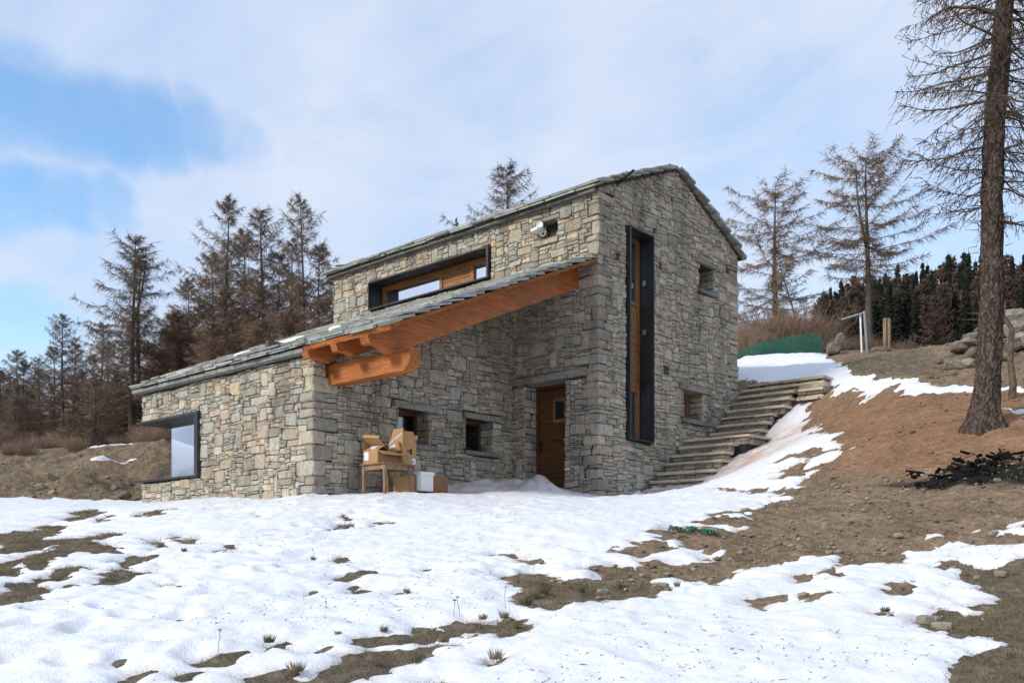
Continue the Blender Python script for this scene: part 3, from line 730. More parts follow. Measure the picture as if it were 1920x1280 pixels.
C_ = 0.040
def lay(u0, u1, v0, v1, inside, reserved, seed, big=.34, scale=1.0):
    """rubble bond on a fine raster: some large stones first, then courses of smaller ones packed between"""
    r = random.Random(seed)
    nu = int(round((u1 - u0) / C_)); nv = int(round((v1 - v0) / C_))
    occ = np.zeros((nv, nu), bool)
    for j in range(nv):
        for i in range(nu):
            if not inside(u0 + (i + .5) * C_, v0 + (j + .5) * C_):
                occ[j, i] = True
    for (a, b, c, d) in reserved:
        occ[max(0, int(round((b - v0) / C_))):max(0, int(round((d - v0) / C_))), max(0, int(round((a - u0) / C_))):max(0, int(round((c - u0) / C_)))] = True
    free = (~occ).sum(); done = 0; out = []
    tries = 0
    while done < free * big and tries < 9000:
        tries += 1
        w = int(r.choice((6, 7, 8, 8, 9, 10, 11, 12)) * scale); h = int(r.choice((3, 3, 4, 4, 5, 5, 6, 7)) * scale)
        if r.random() < .10: w, h = h, w
        i = r.randrange(0, max(1, nu - w)); j = r.randrange(0, max(1, nv - h))
        if i + w > nu or j + h > nv or occ[j:j + h, i:i + w].any(): continue
        occ[j:j + h, i:i + w] = True
        out.append((i, j, i + w, j + h)); done += w * h
    for j in range(nv):
        i = 0
        while i < nu:
            if occ[j, i]:
                i += 1; continue
            run = 1
            while i + run < nu and not occ[j, i + run] and run < 12: run += 1
            w = min(run, r.choice((3, 4, 5, 5, 6, 7, 8, 9)))
            if run - w == 1: w = run if run < 8 else w - 1
            h = r.choice((1, 1, 2, 2, 2, 3, 3, 3, 4))
            if w <= 2: h = min(h, 2 if r.random() < .6 else 3)
            hh = 1
            while hh < h and j + hh < nv and not occ[j + hh, i:i + w].any(): hh += 1
            occ[j:j + hh, i:i + w] = True
            out.append((i, j, i + w, j + hh))
            i += w
    return [(u0 + a * C_, v0 + b * C_, u0 + c * C_, v0 + d * C_) for (a, b, c, d) in out]
def warp(u, v, seed):
    p = Vector((u * 1.1, v * 1.1, seed * 7.3)); q = Vector((u * 3.1, v * 3.1, seed * 3.7 + 50))
    a = mnoise.noise_vector(p); c = mnoise.noise_vector(q)
    return u + .030 * a.x + .014 * c.x, v + .045 * a.y + .018 * c.y
def outline(rc, seed, r, nowarp=False):
    a, b, c, d = rc
    w, h = c - a, d - b
    gap = .0042
    pts = []
    m_ = min(w, h)
    def cut():
        return r.uniform(.04, .17) * m_ if r.random() < .85 else r.uniform(.16, .28) * m_
    k = [(min(cut(), w * .42), min(cut(), h * .42)) for _ in range(4)]
    raw = [(a + k[0][0], b), (c - k[1][0], b), (c, b + k[1][1]), (c, d - k[2][1]), (c - k[2][0], d), (a + k[3][0], d), (a, d - k[3][1]), (a, b + k[0][1])]
    cx, cy = (a + c) / 2, (b + d) / 2
    for (x, y) in raw:
        X, Y = (x, y) if nowarp else warp(x, y, seed)
        X += r.uniform(-1, 1) * .007 * min(1, w / .2); Y += r.uniform(-1, 1) * .007 * min(1, h / .15)
        X += gap if x < cx else -gap; Y += gap if y < cy else -gap
        pts.append((X, Y))
    return pts
def wall_stones(wall, place, rects, seed, pal, proud=(.0, .030)):
    r = random.Random(seed + 5)
    for rc in rects:
        w, h = rc[2] - rc[0], rc[3] - rc[1]
        poly = outline(rc, seed, r)
        v, f = stone_prism(poly, place, r.uniform(*proud), r)
        STONES.append((w * h, v, f, pick(pal, r), wall))

def front(Y0):      # a wall that faces -y
    return lambda u, v, d: (u, Y0 - d, v)
def side(X0):       # a wall that faces +x
    return lambda u, v, d: (X0 + d, u, v)

def wall_sheet(name, place, us, vs, top, holes, depth, parent=house):
    """the core of a wall behind its facing stones, with its openings and their reveals"""
    ub = sorted(set([us[0], us[1]] + [h[0] for h in holes] + [h[2] for h in holes] + list(us[2:])))
    mb = MB()
    for a, b in zip(ub[:-1], ub[1:]):
        m_ = (a + b) / 2
        cuts = sorted([(h[1], h[3]) for h in holes if h[0] < m_ < h[2]])
        z = vs
        segs = []
        for (h0, h1_) in cuts:
            if h0 > z: segs.append((z, h0, h0))
            z = h1_
        if top(m_) > z: segs.append((z, top(a), top(b)))
        for (z0, za, zb) in segs:
            mb.add([place(a, z0, -.035), place(b, z0, -.035), place(b, zb, -.035), place(a, za, -.035)], [(0, 1, 2, 3)])
    for (a, z0, b, z1) in holes:
        q = [(a, z0), (b, z0), (b, z1), (a, z1)]
        for k in range(4):
            p0, p1 = q[k], q[(k + 1) % 4]
            mb.add([place(*p0, -.035), place(*p1, -.035), place(*p1, -depth), place(*p0, -depth)], [(0, 3, 2, 1)])
    return mb.build(name, 'mortar', parent)

def slab(name, lo, hi, parent, mat='stone', colr=(.30, .285, .25), b=.012, jit=.010, seed=0):
    r = random.Random(seed)
    mb = MB()
    # long slabs get a broken outline
    n = max(1, int(max(hi[0] - lo[0], hi[1] - lo[1]) / .35))
    ax = 0 if hi[0] - lo[0] > hi[1] - lo[1] else 1
    v, f = rounded(lo, hi, b, jit, r)
    mb.add(v, f, colr)
    return mb.build(name, mat, parent)

# openings (u0, z0, u1, z1)
UPW = (-7.20, 4.935, -2.99, 5.645)            # long steel-framed window in the long wall
NICHE = (-1.53, 5.43, -1.08, 5.80)
DOOR = (-1.97, -.4, -.89, 2.44)
TALL = (.99, 1.176, 1.91, 5.652)
SM1 = (3.93, 4.95, 4.62, 5.56)
SM2 = (3.25, 1.86, 4.12, 2.52)
CORN = (-8.74, .365, -6.23, 1.70)
PW1 = (-3.26, .93, -2.44, 1.60)
PW2 = (-1.40, .93, -.60, 1.60)

# --- quoins: long corner stones that turn from one face into the other
QU = {}
def quoins(key, xc, yc, z0, z1, lens, pal, sx, sy, wall):
    """sx/sy: direction in which the stone runs along x and y from the corner"""
    r = random.Random(hash_(key))
    z = z0; k = 0; A = []; B = []
    while z < z1 - .08:
        h = r.choice((2, 3, 4, 4, 5, 5, 6, 7)) * C_
        if z + h > z1: h = max(.1, z1 - z)
        la_, lb_ = (r.uniform(*lens[0]), r.uniform(*lens[1]))
        if k % 2: la_, lb_ = lb_, la_
        la_ = round(la_ / C_) * C_; lb_ = round(lb_ / C_) * C_
        pr = r.uniform(.006, .04)
        x0, x1 = (xc - la_, xc + pr) if sx < 0 else (xc - pr, xc + la_)
        y0, y1 = (yc - pr, yc + lb_) if sy > 0 else (yc - lb_, yc + pr)
        g = .006
        v, f = rounded((x0 + g, y0 + g, z + g), (x1 - g, y1 - g, z + h - g), .028, .013, r)
        STONES.append((la_ * h * 1.6, v, f, pick(pal, r), wall))
        A.append((min(xc, xc + sx * la_), z, max(xc, xc + sx * la_), z + h)); B.append((min(yc, yc + sy * lb_), z, max(yc, yc + sy * lb_), z + h))
        z += h; k += 1
    return A, B
def hash_(s):
    return sum((i + 1) * ord(c) for i, c in enumerate(s)) % 9973
PAL_Q = [(c, w) for c, w in PAL_WARM[:2]] + PAL_COOL[:6] + [((.46, .40, .31), 2)]

w_long = wall_sheet('wall', front(0), (-LM, 0), -.5, lambda u: HW, [UPW, NICHE, DOOR], .46)
w_gable = wall_sheet('gable_wall', side(0), (0, WG, WG / 2), -.5, lambda u: HW + (HA - HW) * (1 - abs(u - WG / 2) / (WG / 2)), [TALL, SM1, SM2], .42)
w_wing = wall_sheet('wing_wall', front(-DW), (-LM, -SR), -.6, lambda u: HWW + .12, [CORN], .04)
w_porch = wall_sheet('porch_wall', side(-SR), (-DW, 0), -.6, lambda u: roof_z(u) - .12, [PW1, PW2], .46)
mb = MB()       # plain rear walls, built into the slope
mb.box((-LM, WG - .3, -.5), (-.01, WG, HW)); mb.box((-LM, .45, -.5), (-LM + .3, WG - .3, HW + .3)); mb.box((-LM, -DW + .9, -.6), (-LM + .3, .45, HWW + .1))
mb.box((-LM, -DW + .04, -.6), (-LM + .3, -DW + .9, .36)); mb.box((-LM, -DW + .04, 1.71), (-LM + .3, -DW + .9, HWW + .1))
mb.add([(-LM, 0, HW + .3), (-LM, WG, HW + .3), (-LM, WG / 2, HA)], [(0, 2, 1)])
mb.box((-LM + .3, WG - .5, -.5), (-.4, WG - .3, -.3))
mb.build('rear_wall', 'mortar', house)

qA, qB = quoins('main', 0, 0, -.45, HW - .02, ((.26, .54), (.16, .30)), PAL_Q, -1, 1, w_gable)
qC, qD = quoins('wing', -SR, -DW, -.5, HWW - .18, ((.26, .56), (.18, .34)), PAL_Q, -1, 1, w_porch)
qE, qF = quoins('far', 0, WG, 1.8, HW - .1, ((.3, .5), (.28, .6)), PAL_COOL, -1, -1, w_gable)

def not_in(holes, u, v, e=.012):
    return not any(h[0] - e < u < h[2] + e and h[1] - e < v < h[3] + e for h in holes)
DLINT = (-2.42, 2.42, -.22, 2.56)      # stone over the door
LINT = {'sm1': (3.72, 5.56, 4.80, 5.64), 'sm2': (3.05, 2.52, 4.40, 2.66), 'pw1': (-3.40, 1.60, -2.24, 1.72), 'pw2': (-1.52, 1.60, -.42, 1.72),
        'ni': (-1.66, 5.80, -.98, 5.88)}
SILL = {'sm1': (3.86, 4.88, 4.74, 4.95), 'sm2': (3.12, 1.77, 4.36, 1.86), 'pw1': (-3.30, .84, -2.30, .93), 'pw2': (-1.50, .84, -.46, .93), 'ni': (-1.66, 5.31, -1.02, 5.43)}

rects = lay(-LM, 0, -.45, HW + .02, lambda u, v: (v > roof_z(0) - .22 or u > -SR - .02) and v < HW and not_in([UPW, NICHE, DOOR, DLINT, LINT['ni'], SILL['ni']], u, v), qA, 21, .30)
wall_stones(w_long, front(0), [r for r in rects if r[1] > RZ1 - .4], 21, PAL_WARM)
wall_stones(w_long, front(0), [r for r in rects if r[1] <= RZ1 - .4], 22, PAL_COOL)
gtop = lambda u: HW + (HA - HW) * (1 - abs(u - WG / 2) / (WG / 2))
PUT = [(.62, 4.88, .76, 5.03), (2.72, 6.62, 2.80, 6.74), (5.22, 5.66, 5.36, 5.82), (2.42, 2.78, 2.62, 2.92), (2.02, 5.75, 2.12, 5.86), (2.20, 5.06, 2.30, 5.16)]   # open holes left by the scaffolding
rects = lay(0, WG, -.45, HA + .07, lambda u, v: v < gtop(u) + .05 and not_in([TALL, SM1, SM2] + PUT + [LINT['sm1'], LINT['sm2'], SILL['sm1'], SILL['sm2']], u, v) and v > (u - 1.9) * .66 - .6, qB + qF, 31, .30, .95)
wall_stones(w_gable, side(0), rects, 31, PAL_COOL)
rects = lay(-LM, -SR, -.5, HWW, lambda u, v: not_in([CORN], u, v), qC, 41, .42, 1.05)
wall_stones(w_wing, front(-DW), rects, 41, PAL_WARM)
rects = lay(-DW, 0, -.5, RZ1, lambda u, v: v < roof_z(u) - .14 and not_in([PW1, PW2, LINT['pw1'], LINT['pw2'], SILL['pw1'], SILL['pw2']], u, v) and not (-4.97 < u < -4.66 and 1.78 < v < 2.2), qD, 51, .34)
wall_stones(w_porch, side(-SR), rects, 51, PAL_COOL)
# stone reveals of the openings
def reveal(wall, kind, plane, u0, u1, z0, z1, seed):
    pl = front(plane) if kind == 'f' else side(plane)
    r = random.Random(seed); out = []
    z = z0
    while z < z1 - .03:
        h = min(r.choice((3, 4, 4, 5)) * C_, z1 - z)
        if u1 - u0 > .36 and r.random() < .6:
            m_ = u0 + (u1 - u0) * r.uniform(.35, .65)
            out += [(u0, z, m_, z + h), (m_, z, u1, z + h)]
        else:
            out.append((u0, z, u1, z + h))
        z += h
    rr = random.Random(seed + 1)
    for rc in out:
        poly = outline(rc, seed, rr, True)
        v, f = stone_prism(poly, pl, rr.uniform(.004, .016), rr, .05)
        STONES.append(((rc[2] - rc[0]) * (rc[3] - rc[1]) * .5, v, f, pick(PAL_COOL, rr), wall))
reveal(w_long, 's', DOOR[0], .01, .45, -.4, 2.40, 61)
reveal(w_gable, 'f', SM1[2], -.40, .0, SM1[1], SM1[3], 62)
reveal(w_gable, 'f', SM2[2], -.40, .0, SM2[1], SM2[3], 63)
reveal(w_porch, 'f', PW1[2], -SR - .40, -SR, PW1[1], PW1[3], 64)
reveal(w_porch, 'f', PW2[2], -SR - .40, -SR, PW2[1], PW2[3], 65)
reveal(w_long, 's', NICHE[0], .0, .25, NICHE[1], NICHE[3], 66)

# the 300 stones that show largest are objects, the rest one part
STONES.sort(key=lambda q: -q[0])
for q in STONES[:300]:
    mesh_obj('stone', q[1], q[2], 'stone', q[4], q[3])
mb = MB()
for q in STONES[300:]:
    mb.add(q[1], q[2], q[3])
tag(mb.build('rubble_stone', 'stone', house), kind='stuff')

# lintels and sills
for k, (a, z0, b, z1) in list(LINT.items()):
    w = {'s': w_gable, 'p': w_porch, 'n': w_long}[k[0]]
    if k[0] == 'n': slab('lintel', (a, -.05, z0), (b, .22, z1), w, 'stone', (.30, .30, .27), .012, .007, 3)
    else:
        X = 0 if k[0] == 's' else -SR
        slab('lintel', (X - .38, a, z0), (X + .06, b, z1), w, 'stone', (.33, .305, .26), .02, .013, hash_(k))
for k, (a, z0, b, z1) in list(SILL.items()):
    w = {'s': w_gable, 'p': w_porch, 'n': w_long}[k[0]]
    if k[0] == 'n': slab('sill', (a, -.07, z0), (b, .24, z1), w, 'stone', (.42, .36, .26), .02, .009, 5)
    else:
        X = 0 if k[0] == 's' else -SR
        slab('sill', (X - .38, a, z0), (X + .08, b, z1), w, 'stone', (.25, .25, .24), .014, .008, hash_(k) + 1)
slab('lintel', (DLINT[0], -.09, DLINT[1]), (DLINT[2], .44, DLINT[3]), w_long, 'stone', (.34, .32, .28), .03, .018, 9)
mb = MB(); mb.box((NICHE[0] - .02, .25, NICHE[1] - .02), (NICHE[2] + .02, .30, NICHE[3] + .02)); mb.build('niche_back', 'mortar', w_long)

# --- long window: black steel surround, timber window set deep inside
def steel_box_front(parent, o, y0, y1, th):
    a, z0, b, z1 = o
    mb = MB(); mb.box((a, y0, z0), (a + th, y1, z1)); mb.box((b - th * 1.6, y0, z0), (b, y1, z1)); mb.box((a + th, y0 + .002, z1 - th), (b - th * 1.6, y1, z1)); mb.box((a + th, y0 + .002, z0), (b - th * 1.6, y1, z0 + th))
    return mb.build('steel_surround', 'steel', parent)
win = empty('window', (0, 0, 0), 0, house); tag(win, 'long low window in a black steel surround under the main roof')
steel_box_front(win, UPW, -.09, .46, .035)
a, z0, b, z1 = UPW
a += .035; b -= .056; z0 += .035; z1 -= .035
YW = .36
mb = MB()
st = .085
xs1, xs2, xs3 = -5.03, -3.97, b
mb.box((a, YW, z0), (a + st, YW + .09, z1)); mb.box((b - st, YW, z0), (b, YW + .09, z1))
mb.box((a + st, YW + .002, z1 - .12), (b - st, YW + .09, z1)); mb.box((a + st, YW + .002, z0), (b - st, YW + .09, z0 + .06))
mb.box((xs1, YW - .004, z0 + .06), (xs1 + .09, YW + .086, z1 - .12)); mb.box((xs2, YW - .004, z0 + .06), (xs2 + .09, YW + .086, z1 - .12))
mb.build('wood_frame', 'window_wood', win)
mb = MB()
mb.box((xs1 + .09, YW + .03, z0 + .06), (xs2, YW + .06, z1 - .12))
for (za, zb) in ((z0 + .06, z0 + .13), (z0 + .31, z0 + .37), (z1 - .19, z1 - .12)):
    mb.bbox((xs1 + .092, YW + .012, za), (xs2 - .002, YW + .028, zb), .004)
mb.build('wood_panel', 'window_wood', win)
for (p, q) in ((a + st, xs1), (xs2 + .09, b - st)):
    mb = MB(); mb.box((p, YW + .05, z0 + .06), (q, YW + .062, z1 - .12)); mb.build('pane', 'glass', win)
    mb = MB()
    for k in range(int((q - p) / .06)):
        mb.box((p + k * .06, YW + .16 + .01 * (k % 2), z0 + .06), (p + k * .06 + .055, YW + .165 + .01 * (k % 2), z0 + .06 + (z1 - z0 - .18) * .62))
    mb.build('curtain', 'curtain', win)

# --- tall slot window in the gable
win = empty('window', (0, 0, 0), 0, house); tag(win, 'tall narrow slot window lined with black steel in the gable')
a, z0, b, z1 = TALL
mb = MB(); th = .03
mb.box((-.44, a, z0), (.09, a + th * 1.6, z1)); mb.box((-.44, b - th, z0), (.09, b, z1)); mb.box((-.44, a + th * 1.6, z1 - th), (.088, b - th, z1)); mb.box((-.44, a + th * 1.6, z0), (.088, b - th, z0 + th))
mb.build('steel_surround', 'steel', win)
for zz_ in (4.62, 3.55, 2.45, 1.62):
    r = random.Random(int(zz_ * 100))
    mb = MB(); mb.bbox((-.20, b - th - .006, zz_), (-.12, b - th - .001, zz_ + .11), .003, None, None, .003, r); mb.build('fixing_plate', 'galvanised' if zz_ in (4.62, 3.55) else 'black_metal', win)
a += .048; b -= .03; z0 += .03; z1 -= .03
XW = -.36
mb = MB(); s_ = .07
for (p, q, r0, r1) in ((a, a + s_, z0, z1), (b - s_, b, z0, z1), (a + s_, b - s_, z1 - s_, z1), (a + s_, b - s_, z0, z0 + s_), (a + s_, b - s_, 4.18, 4.26), (a + s_, b - s_, 2.30, 2.38)):
    mb.box((XW, p, r0), (XW + .08, q, r1))
mb.build('wood_frame', 'window_wood_z', win)
zb = 2.38; k = 0
while zb < 4.17:
    zt = min(zb + .16, 4.18)
    mb = MB(); mb.bbox((XW + .02, a + s_, zb + .003), (XW + .06, b - s_, zt - .003), .006); mb.build('plank', 'window_wood', win)
    zb = zt
for (r0, r1) in ((4.26, z1 - s_), (z0 + s_, 2.30)):
    mb = MB(); mb.box((XW + .03, a + s_, r0), (XW + .042, b - s_, r1)); mb.build('pane', 'glass', win)

# --- small windows
def small_window(kind, X, o, lab):
    a, z0, b, z1 = o
    win = empty('window', (0, 0, 0), 0, house); tag(win, lab)
    mb = MB(); s_ = .06
    for (p, q, r0, r1) in ((a, a + s_, z0, z1), (b - s_, b, z0, z1), (a + s_, b - s_, z1 - s_, z1), (a + s_, b - s_, z0, z0 + s_)):
        mb.box((X - .44, p, r0), (X - .37, q, r1))
    mb.build('wood_frame', 'door_wood' if kind == 'p' else 'window_wood_z', win)
    mb = MB(); mb.box((X - .42, a + s_, z0 + s_), (X - .41, b - s_, z1 - s_)); mb.build('pane', 'plain_glass' if kind == 'p' else 'glass', win)
small_window('s', 0, SM1, 'small deep window under a slab lintel near the eaves of the gable')
small_window('s', 0, SM2, 'small deep window beside the stone steps')
small_window('p', -SR, PW1, 'small porch window behind the cardboard boxes')
small_window('p', -SR, PW2, 'small porch window nearer the door')

# --- corner window of the wing
win = empty('window', (0, 0, 0), 0, house); tag(win, 'corner window with black steel plates and frameless reflecting glass')
mb = MB()
mb.box((-LM - .14, -DW - .08, 1.655), (-6.19, -DW + .75, 1.70)); mb.box((-LM - .14, -DW - .08, .365), (-6.19, -DW + .75, .405)); mb.box((-6.32, -DW - .082, .405), (-6.19, -DW + .70, 1.655))
mb.build('steel_surround', 'steel', win)
mb = MB(); mb.box((-8.06, -DW + .335, .405), (-6.32, -DW + .35, 1.655)); mb.build('pane', 'glass', win)
mb = MB(); mb.box((-8.06, -DW + .355, .405), (-8.045, -DW + 1.2, 1.655)); mb.build('pane', 'glass', win)
mb = MB(); mb.box((-7.9, -DW + 2.2, -.3), (-4.3, -DW + 2.25, 2.2)); mb.box((-4.3, -DW + .3, -.3), (-4.2, .4, 2.9)); mb.build('interior_wall', 'interior', house)
# what the notch in the corner leaves of the wing's rear part
mb = MB(); mb.box((-LM + .02, -DW + .76, .30), (-8.2, -DW + .80, 1.75)); 

# --- door
door = empty('door', (0, 0, 0), 0, house); tag(door, 'brown plank door with a small square pane')
a, b = DOOR[0], DOOR[2]
mb = MB(); mb.box((a + .002, .36, -.3), (a + .075, .45, 2.42)); mb.box((b - .075, .36, -.3), (b - .002, .45, 2.42)); mb.box((a + .075, .36, 2.34), (b - .075, .45, 2.42)); mb.build('door_frame', 'door_wood', door)
zb = .05; zs = [.05, .42, .80, 1.22, 1.60, 2.12, 2.33]
px0, px1, pz0, pz1 = -1.44, -1.20, 1.67, 2.05
for za, zt in zip(zs[:-1], zs[1:]):
    for (p, q) in (((a + .075, b - .075),) if zt < 1.7 or za > 2.0 else ((a + .075, px0 - .06), (px1 + .06, b - .075))):
        mb = MB(); mb.bbox((p, .39, za + .003), (q, .43, zt - .003), .006); mb.build('plank', 'door_wood', door)
mb = MB()
mb.box((px0 - .06, .385, 1.60), (px0, .434, 2.12)); mb.box((px1, .385, 1.60), (px1 + .06, .434, 2.12)); mb.box((px0, .385, pz1), (px1, .434, 2.12)); mb.box((px0, .385, 1.60), (px1, .434, pz0))
mb.build('pane_frame', 'window_wood', door)
mb = MB(); mb.box((px0, .40, pz0), (px1, .41, pz1)); mb.build('pane', 'dark_glass', door)
mb = MB(); mb.box((a + .11, .375, 1.02), (a + .16, .39, 1.22)); mb.tube([(a + .135, .38, 1.14), (a + .135, .33, 1.14), (a + .26, .325, 1.14)], .011, 6); mb.build('handle', 'black_metal', door)
mb = MB(); mb.box((a + .002, .0, -.4), (b - .002, .5, .05)); mb.build('threshold', 'mortar', door)
# pale mark of the bell box on the pier
mb = MB()
mb.box((-.66, -.036, 1.42), (-.50, -.030, 1.44)); mb.box((-.66, -.036, 1.30), (-.645, -.030, 1.42)); mb.box((-.515, -.036, 1.30), (-.50, -.030, 1.42)); mb.build('bell_box_frame', 'tread_stone', house)

# ---------------------------------------------------------------- roofs
roof = empty('roof', (0, 0, 0), 0, house)
SLATES = []
PAL_S_ = PAL_S = [((.34, .355, .335), 4), ((.42, .43, .40), 4), ((.27, .285, .275), 3), ((.48, .475, .43), 2), ((.38, .37, .32), 2)]
def slates(x0, x1, L, frame, seed, pitch=.30, wmin=.34, wmax=.75, thick_=.032, weight=None, ragged=.05, rows=None):
    """rows of split slates, lowest row first; frame(x, s, h) -> world, s up the slope, h off the deck"""
    r = random.Random(seed)
    n = int(L / pitch) + 1
    for k in range(-1, n):
        s0 = k * pitch - .02 if k >= 0 else -.01
        if rows and k not in rows: continue
        x = x0 + r.uniform(-.05, .03)
        while x < x1 - .08:
            w = min(r.uniform(wmin, wmax), x1 - x + r.uniform(0, .06))
            if x1 - x - w < .15: w = x1 - x + r.uniform(-.03, .05)
            ln = pitch * (r.uniform(1.75, 2.0) if k >= 0 else .9)
            lo = s0 + r.uniform(-ragged, ragged * .6)
            a_ = x + .006; b_ = x + w - .006; c_ = r.uniform(.02, .09)
            if lo > L - .08: x += w; continue
            ln = min(ln, L + .01 - lo)
            poly = [(a_ + c_ * r.random(), lo), (a_ + (b_ - a_) * .5, lo + r.uniform(-.02, .02)), (b_ - c_ * r.random(), lo + r.uniform(-.015, .015)), (b_ + r.uniform(-.012, .012), lo + c_), (b_, lo + ln), (a_, lo + ln), (a_ + r.uniform(-.012, .012), lo + c_)]
            th = thick_ * r.uniform(.75, 1.5)
            lift = r.uniform(0, .012); tw = r.uniform(-.012, .012)
            v = []
            nn = len(poly)
            for hh in (0, th):
                for (px, ps) in poly:
                    f_ = (ps - lo) / ln          # the head of the slate lies under the next row
                    base = .004 + (1 - f_) * (thick_ * (2.15 if k > 0 else 1.25 if k == 0 else 0)) + lift * (1 - f_) + tw * (px - x) / w * (1 - f_)
                    v.append(frame(px, ps, base + hh))
            f = [tuple(range(nn))[::-1], tuple(range(nn, 2 * nn))] + [(i, (i + 1) % nn, nn + (i + 1) % nn, nn + i) for i in range(nn)]
            SLATES.append((weight(x, s0) if weight else 0, v, f, pick(PAL_S, r)))
            x += w
# wing and porch roof
dL = math.hypot(0 - REY, RZ1 - RZ0)
cy_, sy_ = (0 - REY) / dL, (RZ1 - RZ0) / dL
def fr_w(x, s, h):
    return (x, REY + s * cy_ - h * sy_, RZ0 + s * sy_ + h * cy_)
slates(-LM - .18, .03, dL - .03, fr_w, 71, .30, .38, .85, .034, lambda x, s: 10 + x * .6 - s * .3 + (6 if s < .2 else 0), .035)
# deck boards; seen from below they are the ceiling of the porch
for (xa, xb, sa, mt) in ((-SR - .1, -.02, .06, 'soffit'), (-LM - .10, -SR - .1, .25, 'mortar')):
    mb = MB(); v = []
    for (x, s, h) in ((xa, sa, -.06), (xb, sa, -.06), (xb, dL, -.06), (xa, dL, -.06), (xa, sa, 0), (xb, sa, 0), (xb, dL, 0), (xa, dL, 0)):
        v.append(fr_w(x, s, h))
    mb.add(v, [(0, 3, 2, 1), (4, 5, 6, 7), (0, 1, 5, 4), (1, 2, 6, 5), (2, 3, 7, 6), (3, 0, 4, 7)]); mb.build('roof_deck', mt, roof)
def sloped(name, x0, x1, sa, sb, h0, h1_, mat, tail=None):
    mb = MB(); v = []
    for (x, s, h) in ((x0, sa, h0), (x1, sa, h0), (x1, sb, h0), (x0, sb, h0), (x0, sa, h1_), (x1, sa, h1_), (x1, sb, h1_), (x0, sb, h1_)):
        v.append(fr_w(x, s, h))
    mb.add(v, [(0, 3, 2, 1), (4, 5, 6, 7), (0, 1, 5, 4), (1, 2, 6, 5), (2, 3, 7, 6), (3, 0, 4, 7)])
    return mb.build(name, mat, roof)
# stone band under the wing's eave
mb = MB()
for k in range(9):
    xa = -LM - .16 + k * .722; mb.bbox((xa, REY + .03, RZ0 - .085), (xa + .716, -DW + .25, RZ0 - .005), .008, (.24, .245, .235), None, .003, rng)
mb.build('eave_slab', 'slate', roof)
# rafters with shaped tails; the outer one is the deep beam that shows
def rafter(x0, x1, depth, name, full=True):
    prof = []
    # outline in (s, h): from the tail, along the bottom, up to the wall and back along the top
    s_tail = -.10
    bot = [(s_tail, -.075), (s_tail, -.20), (s_tail + .05, -.235), (s_tail + .13, -.245), (s_tail + .22, -.29), (s_tail + .30, -.37), (s_tail + .40, -.075 - depth), (s_tail + .55, -.075 - depth)]
    se = dL - .02 if full else dL * .55
    poly = bot + [(se, -.075 - depth), (se, -.062), (s_tail + .1, -.062)]
    mb = MB(); n = len(poly)
    v = [fr_w(x0, s, h) for s, h in poly] + [fr_w(x1, s, h) for s, h in poly]
    f = [tuple(range(n)), tuple(range(n, 2 * n))[::-1]] + [(i, n + i, n + (i + 1) % n, (i + 1) % n) for i in range(n)]
    mb.add(v, f)
    return mb.build(name, 'beam', roof)
rafter(-.72, -.50, .40, 'rake_beam')
rafter(-1.50, -1.34, .30, 'rafter')
rafter(-2.32, -2.14, .30, 'rafter')
mb = MB()    # eave purlin cantilevered from the wall, end cut on a slant
mb.prism([(-2.45, 1.80), (-.30, 1.80), (-.17, 1.90), (-.13, 2.02), (-.13, 2.16), (-2.45, 2.16)], 'y', -4.92, -4.68); mb.build('purlin', 'beam_x', roof)
mb = MB(); v = []
for (x, s, h) in ((-2.36, .0, -.085), (-.06, .0, -.085), (-.06, .06, -.085), (-2.36, .06, -.085), (-2.36, .0, -.003), (-.06, .0, -.003), (-.06, .06, -.003), (-2.36, .06, -.003)):
    v.append(fr_w(x, s, h))
mb.add(v, [(0, 3, 2, 1), (4, 5, 6, 7), (0, 1, 5, 4), (1, 2, 6, 5), (2, 3, 7, 6), (3, 0, 4, 7)]); mb.build('eave_board', 'beam_x', roof)

# main roof
oh = .20; EZ = 6.13
RG = .07
sl_ = (HA + RG - EZ) / (WG / 2 + oh)
dM = math.hypot(WG / 2 + oh, HA + RG - EZ); cM, sM = (WG / 2 + oh) / dM, (HA + RG - EZ) / dM
def fr_a(x, s, h):
    return (x, -oh + s * cM - h * sM, EZ + s * sM + h * cM)
def fr_b(x, s, h):
    return (x, WG + oh - s * cM + h * sM, EZ + s * sM + h * cM)
slates(-LM - .16, .13, dM - .02, fr_a, 81, .30, .4, .9, .036, lambda x, s: (16 if s < .1 or x > -.8 else -5), .04)
slates(-LM - .16, .14, dM - .02, fr_b, 82, .30, .4, .9, .036, lambda x, s: (15 if x > -.8 else -9), .06)
for fr, nm in ((fr_a, 0), (fr_b, 1)):
    mb = MB(); v = []
    for (x, s, h) in ((-LM - .1, .03, -.05), (.03, .03, -.05), (.03, dM, -.05), (-LM - .1, dM, -.05), (-LM - .1, .03, 0), (.03, .03, 0), (.03, dM, 0), (-LM - .1, dM, 0)):
        v.append(fr(x, s, h))
    q = [(0, 3, 2, 1), (4, 5, 6, 7), (0, 1, 5, 4), (1, 2, 6, 5), (2, 3, 7, 6), (3, 0, 4, 7)]
    mb.add(v, q if nm == 0 else [p[::-1] for p in q]); mb.build('roof_deck', 'mortar', roof)
mb = MB()
for k in range(11):
    xa = -LM - .12 + k * .806; mb.bbox((xa, -oh + .05, EZ - .075), (xa + .80, .25, EZ - .005), .008, (.16, .163, .155), None, .003, rng)
mb.build('eave_slab', 'slate', roof)
r = random.Random(5)
x = -LM - .15
